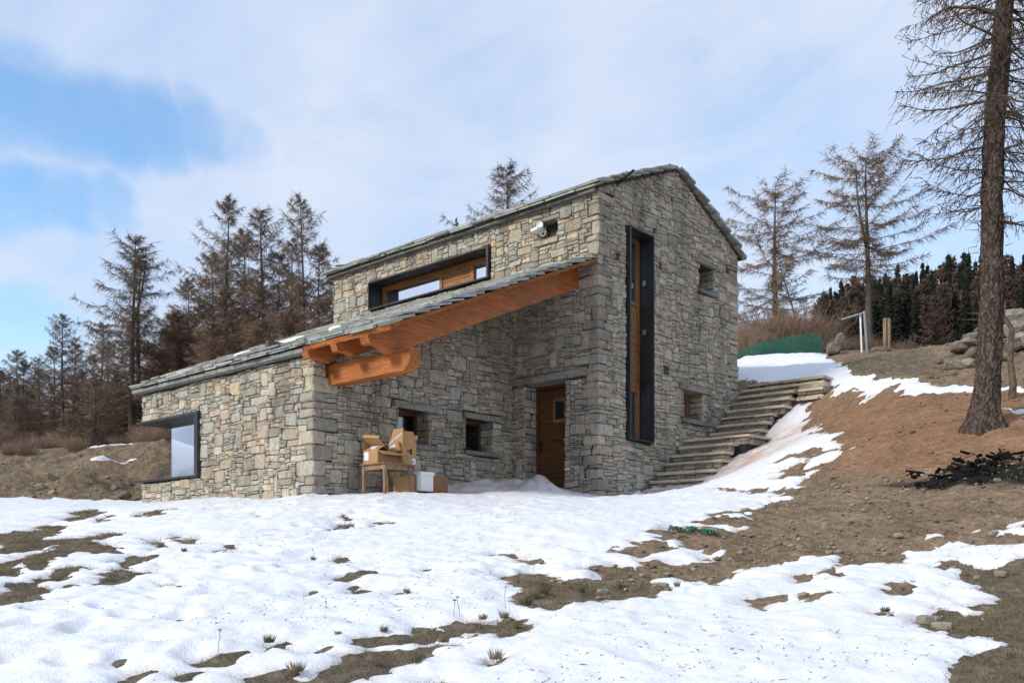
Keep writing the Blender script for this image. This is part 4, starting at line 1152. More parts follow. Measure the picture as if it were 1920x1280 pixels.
while x < -.25:      # ridge stones
    w = r.uniform(.35, .6)
    mb = MB(); mb.bbox((x, WG / 2 - .2, HA + .11), (x + w - .01, WG / 2 + .14, HA + .14 + r.uniform(0, .02)), .012, pick(PAL_S, r), None, .012, r); mb.build('ridge_slate', 'slate', roof)
    x += w
SLATES.sort(key=lambda q: -q[0])
for q in SLATES[:300]:
    mesh_obj('slate', q[1], q[2], 'slate', roof, q[3])
mb = MB()
for q in SLATES[300:]:
    mb.add(q[1], q[2], q[3])
tag(mb.build('slate_field', 'slate', roof), kind='stuff')
# thin patches of snow left on the wing roof
for (x0, x1, s0, s1) in ((-4.6, -3.6, .9, 1.25), (-5.6, -4.9, .55, .8), (-3.3, -2.9, 1.3, 1.5)):
    r = random.Random(int(x0 * 10)); mb = MB(); n = 14; pts = []
    for k in range(n):
        t_ = 2 * math.pi * k / n; pts.append(((x0 + x1) / 2 + math.cos(t_) * (x1 - x0) / 2 * r.uniform(.8, 1.1), (s0 + s1) / 2 + math.sin(t_) * (s1 - s0) / 2 * r.uniform(.7, 1.1)))
    v = [fr_w(p, q, .09) for p, q in pts] + [fr_w((x0 + x1) / 2 + (p - (x0 + x1) / 2) * .75, (s0 + s1) / 2 + (q - (s0 + s1) / 2) * .7, .15) for p, q in pts] + [fr_w((x0 + x1) / 2, (s0 + s1) / 2, .16)]
    mb.add(v, [(i, (i + 1) % n, n + (i + 1) % n, n + i) for i in range(n)] + [(n + i, n + (i + 1) % n, 2 * n) for i in range(n)], (0, 0, 0)); mb.build('snow_patch', 'snow', roof, True)

# rod that sticks out of the gable below the ridge
mb = MB(); mb.tube([(-.05, .64, 6.40), (.48, .55, 6.545)], .035, 4); tag(mb.build('roof_rod', 'black_metal'), 'black square rod sticking out from the gable under the slates', 'rod')

# ---------------------------------------------------------------- stone steps beside the gable
stairs = empty('stone_staircase', (.8, 1.3, 0))
tag(stairs, 'stone steps with a landing climbing beside the gable wall', 'stairs')
STEP = [(1.36, .13, 1.30), (1.64, .34, 1.42), (1.92, .54, 1.50), (2.21, .76, 1.52), (2.51, .96, 1.44), (2.81, 1.17, 1.42), (3.05, 1.35, 1.72), (4.19, 1.60, 1.40), (4.47, 1.81, 1.39), (4.72, 2.02, 1.44), (4.96, 2.21, 1.62), (5.24, 2.43, 1.60), (5.50, 2.62, 1.56), (5.70, 2.80, 2.22), (6.04, 2.98, 2.1)]
r = random.Random(77)
def inv_mesh(o):      # parts were drawn in world metres; keep them there under a moved parent
    o.matrix_parent_inverse = o.parent.matrix_world.inverted()
    return o
bpy.context.view_layer.update()
for k, (y, z, w) in enumerate(STEP):
    yn = STEP[k + 1][0] if k + 1 < len(STEP) else y + .5
    x = .05; n = r.choice((1, 2, 2)) if w < 1.6 else 2
    cuts = sorted([.13] + [r.uniform(.35, .75) * w for _ in range(n - 1)] + [w])
    for a, b in zip(cuts[:-1], cuts[1:]):
        mb = MB(); cc = r.uniform(.85, 1.15)
        mb.bbox((a + .005, y + r.uniform(-.02, .02), z - .062 + r.uniform(-.008, .008)), (b - .005 + (r.uniform(-.02, .05) if b == w else 0), yn + .10, z + r.uniform(-.008, .004)), .012, None, None, .007, r)
        inv_mesh(mb.build('tread', 'tread_stone', stairs))
    # riser of small flat stones
    zb = z - .21 if k else z - .5
    mb = MB()
    mb.box((.10, y + .07, zb - .25), (w - .10, yn + .12, z - .07), (.05, .045, .04))
    zz_ = zb
    while zz_ < z - .07:
        h = min(r.uniform(.04, .085), z - .062 - zz_); x = .12
        while x < w - .07:
            l = min(r.uniform(.10, .34), w - .06 - x + .01)
            mb.bbox((x + .004, y + .045 + r.uniform(0, .025), zz_ + .004), (x + l - .004, y + .16, zz_ + h - .003), .010, pick(PAL_COOL + PAL_WARM[:4], r), None, .005, r)
            x += l
        zz_ += h
    # end face of the step
    yy = y + .08
    while yy < yn + .05:
        l = r.uniform(.1, .25); mb.bbox((w - .14, yy, z - .20), (w - .075, min(yy + l, yn + .1), z - .07), .012, pick(PAL_COOL, r), None, .006, r); yy += l + .005
    inv_mesh(mb.build('riser', 'stone', stairs))
# flanking stub wall at the top right of the steps
mb = MB()
for (y0, z0) in ((5.62, 2.34), (5.66, 2.50), (5.70, 2.64)):
    x = 1.62
    while x < 2.25:
        l = min(r.uniform(.2, .5), 2.28 - x); mb.bbox((x, y0 + r.uniform(-.02, .02), z0), (x + l - .006, y0 + .3, z0 + .13), .02, pick(PAL_COOL + PAL_WARM[:4], r), None, .01, r); x += l
inv_mesh(mb.build('flank_stones', 'stone', stairs))
for (y0, z0, w0, w1) in ((5.58, 2.615, 1.66, 2.25), (5.50, 2.40, 1.66, 2.18)):
    mb = MB(); mb.bbox((w0, y0, z0 - .05), (w1, y0 + .3, z0 + .01), .014, None, None, .008, r); inv_mesh(mb.build('tread', 'tread_stone', stairs))
mb = MB()
pts = [(.085 + .006 * math.sin(k * 1.9), 1.35 + k * .4, .06 + (k * .4) * .648 + .012 * math.sin(k * 2.3)) for k in range(13)]
mb.tube(pts, .011, 5); tag(mb.build('cable_conduit', 'rock_dark'), 'thin grey conduit running up the gable wall along the steps', 'conduit')

# ---------------------------------------------------------------- table and boxes under the porch
TZ = .40
tb = empty('table', (-1.6, -4.17, h1(-1.6, -4.17)))
tag(tb, 'small worn wooden table under the porch loaded with cardboard boxes', 'table')
bpy.context.view_layer.update()
tx0, tx1, ty0, ty1 = -1.92, -1.29, -4.48, -3.86
mb = MB(); mb.bbox((tx0 - .03, ty0 - .03, TZ - .022), (tx1 + .03, ty1 + .03, TZ), .006); inv_mesh(mb.build('table_top', 'table_wood', tb))
mb = MB()
mb.box((tx0 + .05, ty0 + .012, TZ - .11), (tx1 - .05, ty0 + .032, TZ - .023)); mb.box((tx0 + .05, ty1 - .032, TZ - .11), (tx1 - .05, ty1 - .012, TZ - .023))
mb.box((tx0 + .012, ty0 + .05, TZ - .11), (tx0 + .032, ty1 - .05, TZ - .023)); mb.box((tx1 - .032, ty0 + .05, TZ - .11), (tx1 - .012, ty1 - .05, TZ - .023))
inv_mesh(mb.build('apron', 'table_wood', tb))
for (x, y) in ((tx0, ty0), (tx1 - .055, ty0), (tx0, ty1 - .055), (tx1 - .055, ty1 - .055)):
    mb = MB()
    zt = TZ - .023; zb = h1(x, y) - .06
    q = [(x + .008, y + .008, zb), (x + .047, y + .008, zb), (x + .047, y + .047, zb), (x + .008, y + .047, zb), (x, y, zt), (x + .055, y, zt), (x + .055, y + .055, zt), (x, y + .055, zt)]
    mb.add(q, [(0, 3, 2, 1), (4, 5, 6, 7), (0, 1, 5, 4), (1, 2, 6, 5), (2, 3, 7, 6), (3, 0, 4, 7)]); inv_mesh(mb.build('leg', 'table_wood', tb))

def panel(p0, p1, p2, p3, th):
    """a sheet of card between four corners, with thickness"""
    P = [Vector(p) for p in (p0, p1, p2, p3)]
    n = (P[1] - P[0]).cross(P[3] - P[0]).normalized() * th
    return [*P, *[p + n for p in P]], [(0, 3, 2, 1), (4, 5, 6, 7), (0, 1, 5, 4), (1, 2, 6, 5), (2, 3, 7, 6), (3, 0, 4, 7)]
def carton(name, loc, size, rotz, label, flaps, mat='cardboard', extras=None, group=None):
    """open box: four walls and a floor, each flap hinged at its own edge"""
    o = empty(name, loc, rotz); tag(o, label, 'box', group)
    w, d, h = size; t_ = .006
    mb = MB()
    mb.box((-w / 2, -d / 2, 0), (w / 2, d / 2, t_)); mb.box((-w / 2, -d / 2, t_), (-w / 2 + t_, d / 2, h)); mb.box((w / 2 - t_, -d / 2, t_), (w / 2, d / 2, h))
    mb.box((-w / 2 + t_, -d / 2, t_), (w / 2 - t_, -d / 2 + t_, h)); mb.box((-w / 2 + t_, d / 2 - t_, t_), (w / 2 - t_, d / 2, h))
    mb.build('body', mat, o)
    for (sd__, ang, ln, skew) in flaps:      # side, angle outwards from straight up, length
        a = rad(ang); s_, c_ = math.sin(a) * ln, math.cos(a) * ln
        if sd__ == 'f': q = [(-w / 2, -d / 2, h), (w / 2, -d / 2, h), (w / 2 - skew, -d / 2 - s_, h + c_), (-w / 2 + skew, -d / 2 - s_, h + c_)]
        if sd__ == 'b': q = [(w / 2, d / 2, h), (-w / 2, d / 2, h), (-w / 2 + skew, d / 2 + s_, h + c_), (w / 2 - skew, d / 2 + s_, h + c_)]
        if sd__ == 'r': q = [(w / 2, -d / 2, h), (w / 2, d / 2, h), (w / 2 + s_, d / 2 - skew, h + c_), (w / 2 + s_, -d / 2 + skew, h + c_)]
        if sd__ == 'l': q = [(-w / 2, d / 2, h), (-w / 2, -d / 2, h), (-w / 2 - s_, -d / 2 + skew, h + c_), (-w / 2 - s_, d / 2 - skew, h + c_)]
        v, f = panel(*q, .006)
        MB().add(v, f).build('flap', mat, o)
    for (nm, m_, lo, hi) in (extras or ()):
        MB().box(lo, hi).build(nm, m_, o)
    return o
# front box, wide open
w, d, h = .40, .63, .24
c1 = carton('cardboard_box', (-1.76, -4.10, TZ + .001), (w, d, h), 0, 'wide open cardboard box at the front of the table with white labels', (('r', 118, .16, .02), ('l', 8, .17, .02), ('f', -62, .26, .0), ('b', 40, .14, .02)),
            extras=(('label_sticker', 'paper', (-w / 2 + .03, -d / 2 - .003, .07), (-w / 2 + .15, -d / 2 - .001, .22)), ('label_sticker', 'paper', (w / 2 + .001, .14, .03), (w / 2 + .003, .26, .10)),
                    ('printed_text', 'print_dark', (w / 2 + .001, -.14, .185), (w / 2 + .002, .05, .19)), ('printed_text', 'print_dark', (w / 2 + .001, -.14, .16), (w / 2 + .002, .07, .165)), ('printed_text', 'print_dark', (w / 2 + .001, -.14, .135), (w / 2 + .002, .05, .14))))
# a raised lid lying askew on the left of the front box
lid = empty('box_lid', (-1.80, -4.26, TZ + .35), .1); tag(lid, 'raised cardboard lid tilted over the left of the front box', 'lid')
lid.rotation_euler = (rad(-36), rad(6), .12)
MB().box((-.19, -.20, 0), (.21, .26, .006)).build('lid_top', 'cardboard', lid)
MB().box((-.19, -.206, -.005), (.21, -.201, .06)).build('lid_side', 'cardboard', lid)
MB().box((-.196, -.20, -.005), (-.191, .26, .05)).build('lid_side', 'cardboard', lid)
mb = MB(); rr = random.Random(3)
v, f = rounded((-.07, -.06, 0), (.07, .07, .10), .03, .018, rr); mb.add([Vector(p) + Vector((-1.72, -4.34, TZ + .22)) for p in v], f); tag(mb.build('plastic_film', 'clear_film'), 'crumpled clear plastic film stuffed in the front box', 'plastic film')
# tall box behind
w, d, h = .36, .34, .38
c2 = carton('cardboard_box', (-1.62, -3.78, TZ + .001), (w, d, h), .04, 'taller cardboard box behind with raised flaps and blue printed tape', (('f', -14, .30, .05), ('r', -6, .24, .06), ('l', 0, .25, .04), ('b', 20, .2, .03)),
            extras=(('handle_hole', 'print_dark', (w / 2 + .001, .0, .20), (w / 2 + .003, .06, .30)), ('printed_text', 'print_dark', (w / 2 + .001, -.06, .24), (w / 2 + .002, -.02, .28)), ('label_sticker', 'paper', (w / 2 + .001, .06, .03), (w / 2 + .003, .15, .13)), ('label_sticker', 'print_blue', (w / 2 + .0015, .07, .05), (w / 2 + .0035, .10, .09))))
a = rad(-14)
for k, (m_, wd, off) in enumerate((('paper', .045, 0), ('print_blue', .016, .0035))):
    mb = MB()
    n = 1 if k == 0 else 4
    for i in range(n):
        t0, t1 = (0, 1) if k == 0 else (.05 + i * .24, .05 + i * .24 + .19)
        def P(t_, o_):
            x = -.17 + .28 * t_; l = .03 + .17 * t_ + o_
            return (x, -d / 2 - math.sin(a) * l - .008 - off, h + math.cos(a) * l)
        mb.add([P(t0, -wd / 2), P(t1, -wd / 2), P(t1, wd / 2), P(t0, wd / 2)] + [tuple(q + z for q, z in zip(p, (0, .002, 0))) for p in (P(t0, -wd / 2), P(t1, -wd / 2), P(t1, wd / 2), P(t0, wd / 2))], [(0, 1, 2, 3), (7, 6, 5, 4), (0, 4, 5, 1), (1, 5, 6, 2), (2, 6, 7, 3), (3, 7, 4, 0)])
    mb.build('tape' if k == 0 else 'tape_print', m_, c2)
mb = MB(); mb.box((-.10, -.05, 0), (.10, .05, .16)); yb = mb.build('small_carton', 'cardboard'); yb.location = (-1.55, -3.98, TZ + .24); yb.rotation_euler = (.1, -.25, .3)
tag(yb, 'small carton with a yellow stripe sticking out between the two boxes', 'box')
MB().box((-.101, -.051, .135), (.101, .051, .15)).build('yellow_stripe', 'print_yellow', yb)
MB().box((-.101, -.0515, .08), (.04, -.0505, .13)).build('label_sticker', 'paper', yb)
# on the ground
gz = -.07
c3 = carton('cardboard_box', (-1.62, -3.72, gz), (.34, .26, .28), .05, 'brown cardboard box on the ground behind the right table leg', (('r', -88, .12, 0), ('l', -88, .12, 0)), 'cardboard')
c4 = carton('cardboard_box', (-1.66, -3.02, gz + .02), (.30, .56, .30), .03, 'dark brown cardboard box on the snow right of the white tub', (('r', -86, .15, 0), ('l', -86, .15, 0)), 'cardboard_dark')
tub = empty('foam_tub', (-1.48, -3.44, gz + .02)); tag(tub, 'white foam tub between two brown boxes on the ground', 'tub')
mb = MB()
mb.box((-.15, -.15, 0), (.15, .15, .02)); mb.box((-.15, -.15, .02), (-.125, .15, .34)); mb.box((.125, -.15, .02), (.15, .15, .34)); mb.box((-.125, -.15, .02), (.125, -.125, .34)); mb.box((-.125, .125, .02), (.125, .15, .34))
mb.build('body', 'white_plastic', tub)
mb = MB(); mb.bbox((-.17, -.17, .29), (-.152, .17, .345), .004); mb.bbox((.152, -.17, .29), (.17, .17, .345), .004); mb.bbox((-.152, -.17, .29), (.152, -.152, .345), .004); mb.bbox((-.152, .152, .29), (.152, .17, .345), .004)
mb.build('rim', 'white_plastic', tub)
MB().bbox((.05, -.175, .02), (.12, -.152, .29), .01).build('rib', 'white_plastic', tub)
# orange lid near the corner
mb = MB(); pz = h1(-2.0, -5.5) - .0
ring_ = []
for k, (rr_, z) in enumerate(((.085, 0), (.10, .02), (.095, .05), (.07, .075), (.0, .085))):
    ring_.append((rr_, z))
v = []; f = []
n = 12
for (q, z) in ring_:
    for k in range(n): v.append((-2.02 + q * math.cos(k * 6.2832 / n), -5.47 + q * math.sin(k * 6.2832 / n), pz + z + .03))
for i in range(4):
    for k in range(n): f.append((i * n + k, i * n + (k + 1) % n, (i + 1) * n + (k + 1) % n, (i + 1) * n + k))
mb.add(v, f); tag(mb.build('plastic_bowl', 'orange_plastic', None, True), 'small orange plastic bowl upside down in the snow at the corner of the house', 'bowl')

# ---------------------------------------------------------------- twin floodlight on the long wall
fl = empty('floodlight', (-1.42, -.03, 5.62)); fl.scale = (.8, .8, .8); tag(fl, 'white twin spot floodlight with a looped cable in a wall niche', 'lamp')
def lathe(prof, M, n=14):
    v = []; f = []
    for (q, z) in prof:
        for k in range(n): v.append(M @ Vector((q * math.cos(k * 2 * math.pi / n), q * math.sin(k * 2 * math.pi / n), z)))
    for i in range(len(prof) - 1):
        for k in range(n): f.append((i * n + k, i * n + (k + 1) % n, (i + 1) * n + (k + 1) % n, (i + 1) * n + k))
    return v, f
M1 = Matrix.Translation((-.14, -.16, .02)) @ Matrix.Rotation(rad(-96), 4, 'Y') @ Matrix.Rotation(rad(0), 4, 'X')
MB().add(*lathe([(0, -.12), (.045, -.118), (.055, -.10), (.055, .10), (.06, .105), (.06, .125), (.05, .125), (.045, .11), (0, .11)], M1)).build('lamp_head', 'white_plastic', fl, True)
M2 = Matrix.Translation((.06, -.20, .035)) @ Matrix.Rotation(rad(70), 4, 'X') @ Matrix.Rotation(rad(25), 4, 'Y')
MB().add(*lathe([(0, -.08), (.05, -.075), (.085, -.04), (.09, .0), (.09, .07), (.095, .075), (.095, .09), (.085, .09), (.08, .075), (0, .07)], M2)).build('lamp_head', 'white_plastic', fl, True)
MB().tube([(0, .1, -.02), (0, -.06, -.02), (.0, -.12, .0)], .03, 8).build('bracket', 'white_plastic', fl)
mb = MB(); pts = []
for k in range(15):
    t_ = k / 14; pts.append((.10 + .09 * math.sin(t_ * 6.283) + .03 * t_, -.12 - .03 * math.sin(t_ * 3.1), -.02 - .15 * (1 - math.cos(t_ * 6.283)) / 1.6))
mb.tube(pts, .008, 5); mb.build('cable', 'white_plastic', fl)

# ---------------------------------------------------------------- things on the slope behind
def lump(size, seed, rough_=.22, sub=2):
    bm = bmesh.new(); bmesh.ops.create_icosphere(bm, subdivisions=sub, radius=1)
    for v in bm.verts:
        n = mnoise.noise(v.co * 1.1 + Vector((seed * 3.1, seed, -seed))) * rough_ * 1.4 + mnoise.noise(v.co * 2.7 + Vector((seed, 0, seed * 2))) * rough_ * .6
        c = v.co * (1 + n)
        for k in range(3): c[k] = max(-.78, min(.78, c[k])) 
        v.co = Vector((c.x * size[0], c.y * size[1], c.z * size[2]))
    me = bpy.data.meshes.new('rock'); bm.to_mesh(me); bm.free()
    return me
def rock(name, p, size, seed, rot=(0, 0, 0), parent=None, mat='rock', sub=2):
    me = lump(size, seed, .22, sub); me.materials.append(MAT[mat])
    o = bpy.data.objects.new(name, me); o.location = p; o.rotation_euler = rot
    return link(o, parent)
def on_ground(u, dep, dz=0.0):
    p = at((u - 960) / 1698.9 * dep, dep)
    return Vector((p.x, p.y, h1(p.x, p.y) + dz))
def place_px(u, v, dep):
    p = at((u - 960) / 1698.9 * dep, dep); return Vector((p.x, p.y, CAM[2] + (1027.96 - v) * dep / 1698.9))
# green net
net = empty('net_fence', on_ground(1465, 28.6)); tag(net, 'green plastic mesh fence sagging along the top of the snow bank', 'fence')
bpy.context.view_layer.update()
mb = MB()
P0, P1 = place_px(1378, 668, 28.9), place_px(1543, 664, 28.6)
NU, NV = 64, 15
def netp(i, j, off=0):
    t_ = i / NU
    p = P0.lerp(P1, t_); top = .16 + .34 * min(1, t_ * 1.9) + .10 * math.sin(t_ * 9) * .3 + (.08 if t_ > .3 else 0)
    lean = .12 * math.sin(t_ * 14 + off) + off * .16
    g = Vector((G2[0], G2[1], 0))
    return Vector((p.x, p.y, h1(p.x, p.y) - .12)) + Vector((0, 0, (top + .14) * j / NV)) + g * lean * (j / NV)
for off in (0, 1):
    for i in range(NU + 1):
        for j in range(NV):
            p, q = netp(i, j, off), netp(i, j + 1, off); dx = (P1 - P0).normalized() * .0065
            mb.add([p - dx, p + dx, q + dx, q - dx], [(0, 1, 2, 3)])
    for j in range(NV + 1):
        for i in range(NU):
            p, q = netp(i, j, off), netp(i + 1, j, off); dz = Vector((0, 0, .0055))
            mb.add([p - dz, q - dz, q + dz, p + dz], [(0, 1, 2, 3)])
inv_mesh(mb.build('mesh_net', 'green_net', net))
for t_ in (.02, .35, .62, .98):
    i = int(t_ * NU); p, q = netp(i, 0), netp(i, NV)
    inv_mesh(MB().tube([p, q + Vector((0, 0, .01))], .008, 5).build('stake', 'green_net', net))
# goal-like frame of pipes
fr_ = empty('pipe_frame', on_ground(1622, 27.0)); tag(fr_, 'white and grey metal pipe frame like a goal post on the slope crest', 'frame'); bpy.context.view_layer.update()
inv_mesh(MB().tube([place_px(1626, 664, 27), place_px(1620, 583, 27)], .035, 8).build('post', 'galvanised', fr_))
inv_mesh(MB().tube([place_px(1616, 664, 27.2), place_px(1613, 589, 27.2)], .03, 8).build('white_post', 'white_paint', fr_))
inv_mesh(MB().tube([place_px(1620, 586, 27), place_px(1578, 599, 27.6)], .028, 8).build('crossbar', 'galvanised', fr_))
tp = empty('timber_posts', on_ground(1663, 27.0)); tag(tp, 'pair of upright timber planks on the slope crest', 'post'); bpy.context.view_layer.update()
for u in (1659.5, 1666.5):
    p = place_px(u, 666, 27); q = place_px(u + 1, 597, 27)
    inv_mesh(MB().box((p.x - .045, p.y - .05, p.z - .2), (p.x + .045, p.y + .05, q.z)).build('plank', 'post_wood', tp))
# leaning boulders
for (u, v, d, s, lab) in ((1563, 653, 27.2, (.26, .22, .24), 'squat grey boulder at the right end of the green net'), (1573, 640, 27.5, (.17, .15, .34), 'upright grey boulder leaning behind the squat one'), (1650, 657, 27, (.35, .3, .12), 'flat boulder at the foot of the timber planks')):
    tag(rock('boulder', place_px(u, v, d), s, u * .01, (0, .4 if v == 640 else 0, .7), None, 'rock_dark'), lab, 'boulder')
# tumbled dry stone wall on the right
ruin = empty('tumbled_stone_wall', on_ground(1850, 20.5)); tag(ruin, 'tumbled dry stone wall on the bank behind the big larch', 'wall'); bpy.context.view_layer.update()
r = random.Random(8)
spots = [(1778, 668, 20.6, .26), (1800, 650, 20.4, .34), (1828, 632, 20.8, .42), (1816, 640, 20.2, .24), (1770, 690, 19.8, .24), (1795, 690, 19.6, .28), (1820, 684, 19.5, .30), (1822, 664, 19.9, .26), (1760, 678, 20.2, .16), (1890, 596, 20.6, .50), (1905, 618, 20.2, .44), (1880, 625, 20.4, .34), (1915, 590, 21.2, .3), (1898, 648, 19.8, .36), (1925, 640, 19.8, .46), (1940, 605, 20.2, .5), (1885, 670, 19.4, .28), (1910, 682, 19.2, .34), (1850, 650, 20.3, .36), (1852, 676, 19.7, .34), (1840, 620, 20.9, .32), (1865, 605, 20.9, .32), (1748, 690, 20.0, .14), (1835, 700, 19.2, .18), (1785, 702, 19.2, .18), (1960, 660, 19.5, .5)]
for k, (u, v, d, s) in enumerate(spots):
    inv_mesh(rock('stone', place_px(u, v, d), (s * r.uniform(.65, 1.0), s * r.uniform(.5, .8), s * r.uniform(.35, .6)), k + .3, (r.uniform(-.4, .4), r.uniform(-.4, .4), r.uniform(0, 3)), ruin, r.choice(('rock', 'rock_dark', 'rock_dark'))))
# burnt heap
bp = on_ground(1800, 12.1)
burnt = empty('burnt_heap', bp); tag(burnt, 'heap of charred black wood and ash on the bare slope', 'heap'); bpy.context.view_layer.update()
for k in range(190):
    u = r.gauss(1822, 66); d = 12.15 + r.gauss(0, .24)
    p = on_ground(u, d, .0 + .07 * math.exp(-((u - 1860) / 50) ** 2) * r.random()); s = r.uniform(.012, .05)
    if k % 6:
        inv_mesh(rock('charred_lump', p, (s * 1.5, s, s * .7), k * .7, (r.random(), r.random(), r.uniform(0, 3)), burnt, 'char', 1))
    else:
        mb = MB(); l = r.uniform(.06, .17); mb.bbox((-l, -.02, -.012), (l, .02, .015), .008, None, None, .008, r); o = mb.build('charred_plank', 'char', burnt); o.matrix_parent_inverse = burnt.matrix_world.inverted(); o.location = p + Vector((0, 0, .03)); o.rotation_euler = (r.uniform(-.3, .3), r.uniform(-.35, .35), r.uniform(0, 3.1))
me_ = None
# stones lying about on the soil
RK = [(1690, 1022, 0), (1500, 1022, .05), (1662, 1033, .07), (1683, 1007, .08), (1750, 1160, .09), (1735, 1160, .1), (1765, 1172, .09), (1832, 1080, .05), (1875, 1072, .07), (1872, 967, .06), (1692, 925, .07), (1870, 908, .07), (1890, 1003, .07), (1555, 1038, .05), (1475, 1020, .06), (1300, 1065, .05), (1240, 1100, .09), (1130, 1107, .07), (1205, 1075, .05), (1700, 1037, .06), (1865, 998, .09), (1600, 950, .05), (1540, 905, .06)]

# ---------------------------------------------------------------- trees
class Twigs:
    """many tapering three-sided spikes in one mesh"""
    def __init__(s): s.a = []; s.b = []; s.r = []; s.r2 = []
    def add(s, p, q, r, r2=0.0): s.a.append(p); s.b.append(q); s.r.append(r); s.r2.append(r2)
    def arrays(s):
        A = np.array(s.a, float); B = np.array(s.b, float); R = np.array(s.r)[:, None]; R_2 = np.array(s.r2)[:, None]
        D = B - A; D /= np.linalg.norm(D, axis=1)[:, None] + 1e-9
        ref = np.where(np.abs(D[:, 2:3]) < .9, np.array([[0, 0, 1.]]), np.array([[1., 0, 0]]))
        U = np.cross(D, ref); U /= np.linalg.norm(U, axis=1)[:, None] + 1e-9
        V = np.cross(D, U)
        n = len(A); vs = []
        for k in range(3):
            c, sn = math.cos(k * 2.0944), math.sin(k * 2.0944)
            vs.append(A + (U * c + V * sn) * R)
        base = np.stack(vs, 1)                       # n,3,3
        sp_ = R_2[:, 0] <= 0                          # pointed ones end in one vertex
        vS = np.concatenate([base[sp_], B[sp_][:, None, :]], 1).reshape(-1, 3)
        i = np.arange(int(sp_.sum()))[:, None] * 4
        fS = np.concatenate([np.concatenate([i + a, i + b, i + 3], 1) for a, b in ((0, 1), (1, 2), (2, 0))], 0)
        q = ~sp_
        top = np.stack([B[q] + (U[q] * math.cos(k * 2.0944) + V[q] * math.sin(k * 2.0944)) * R_2[q] for k in range(3)], 1)
        vQ = np.concatenate([base[q], top], 1).reshape(-1, 3)
        j = np.arange(int(q.sum()))[:, None] * 6 + len(vS)
        fQ = np.concatenate([np.concatenate([j + a, j + b, j + c], 1) for a, b, c in ((0, 1, 4), (0, 4, 3), (1, 2, 5), (1, 5, 4), (2, 0, 3), (2, 3, 5))], 0)
        return np.concatenate([vS, vQ], 0), np.concatenate([fS, fQ], 0)
    def mesh(s, name, mat):
        v, f = s.arrays()
        me = bpy.data.meshes.new(name)
        me.vertices.add(len(v)); me.vertices.foreach_set('co', v.astype(np.float32).ravel())
        me.loops.add(f.size); me.loops.foreach_set('vertex_index', f.astype(np.int32).ravel())
        me.polygons.add(len(f)); me.polygons.foreach_set('loop_start', np.arange(0, f.size, 3, dtype=np.int32)); me.polygons.foreach_set('loop_total', np.full(len(f), 3, np.int32))
        me.update(calc_edges=True); me.materials.append(MAT[mat])
        return me

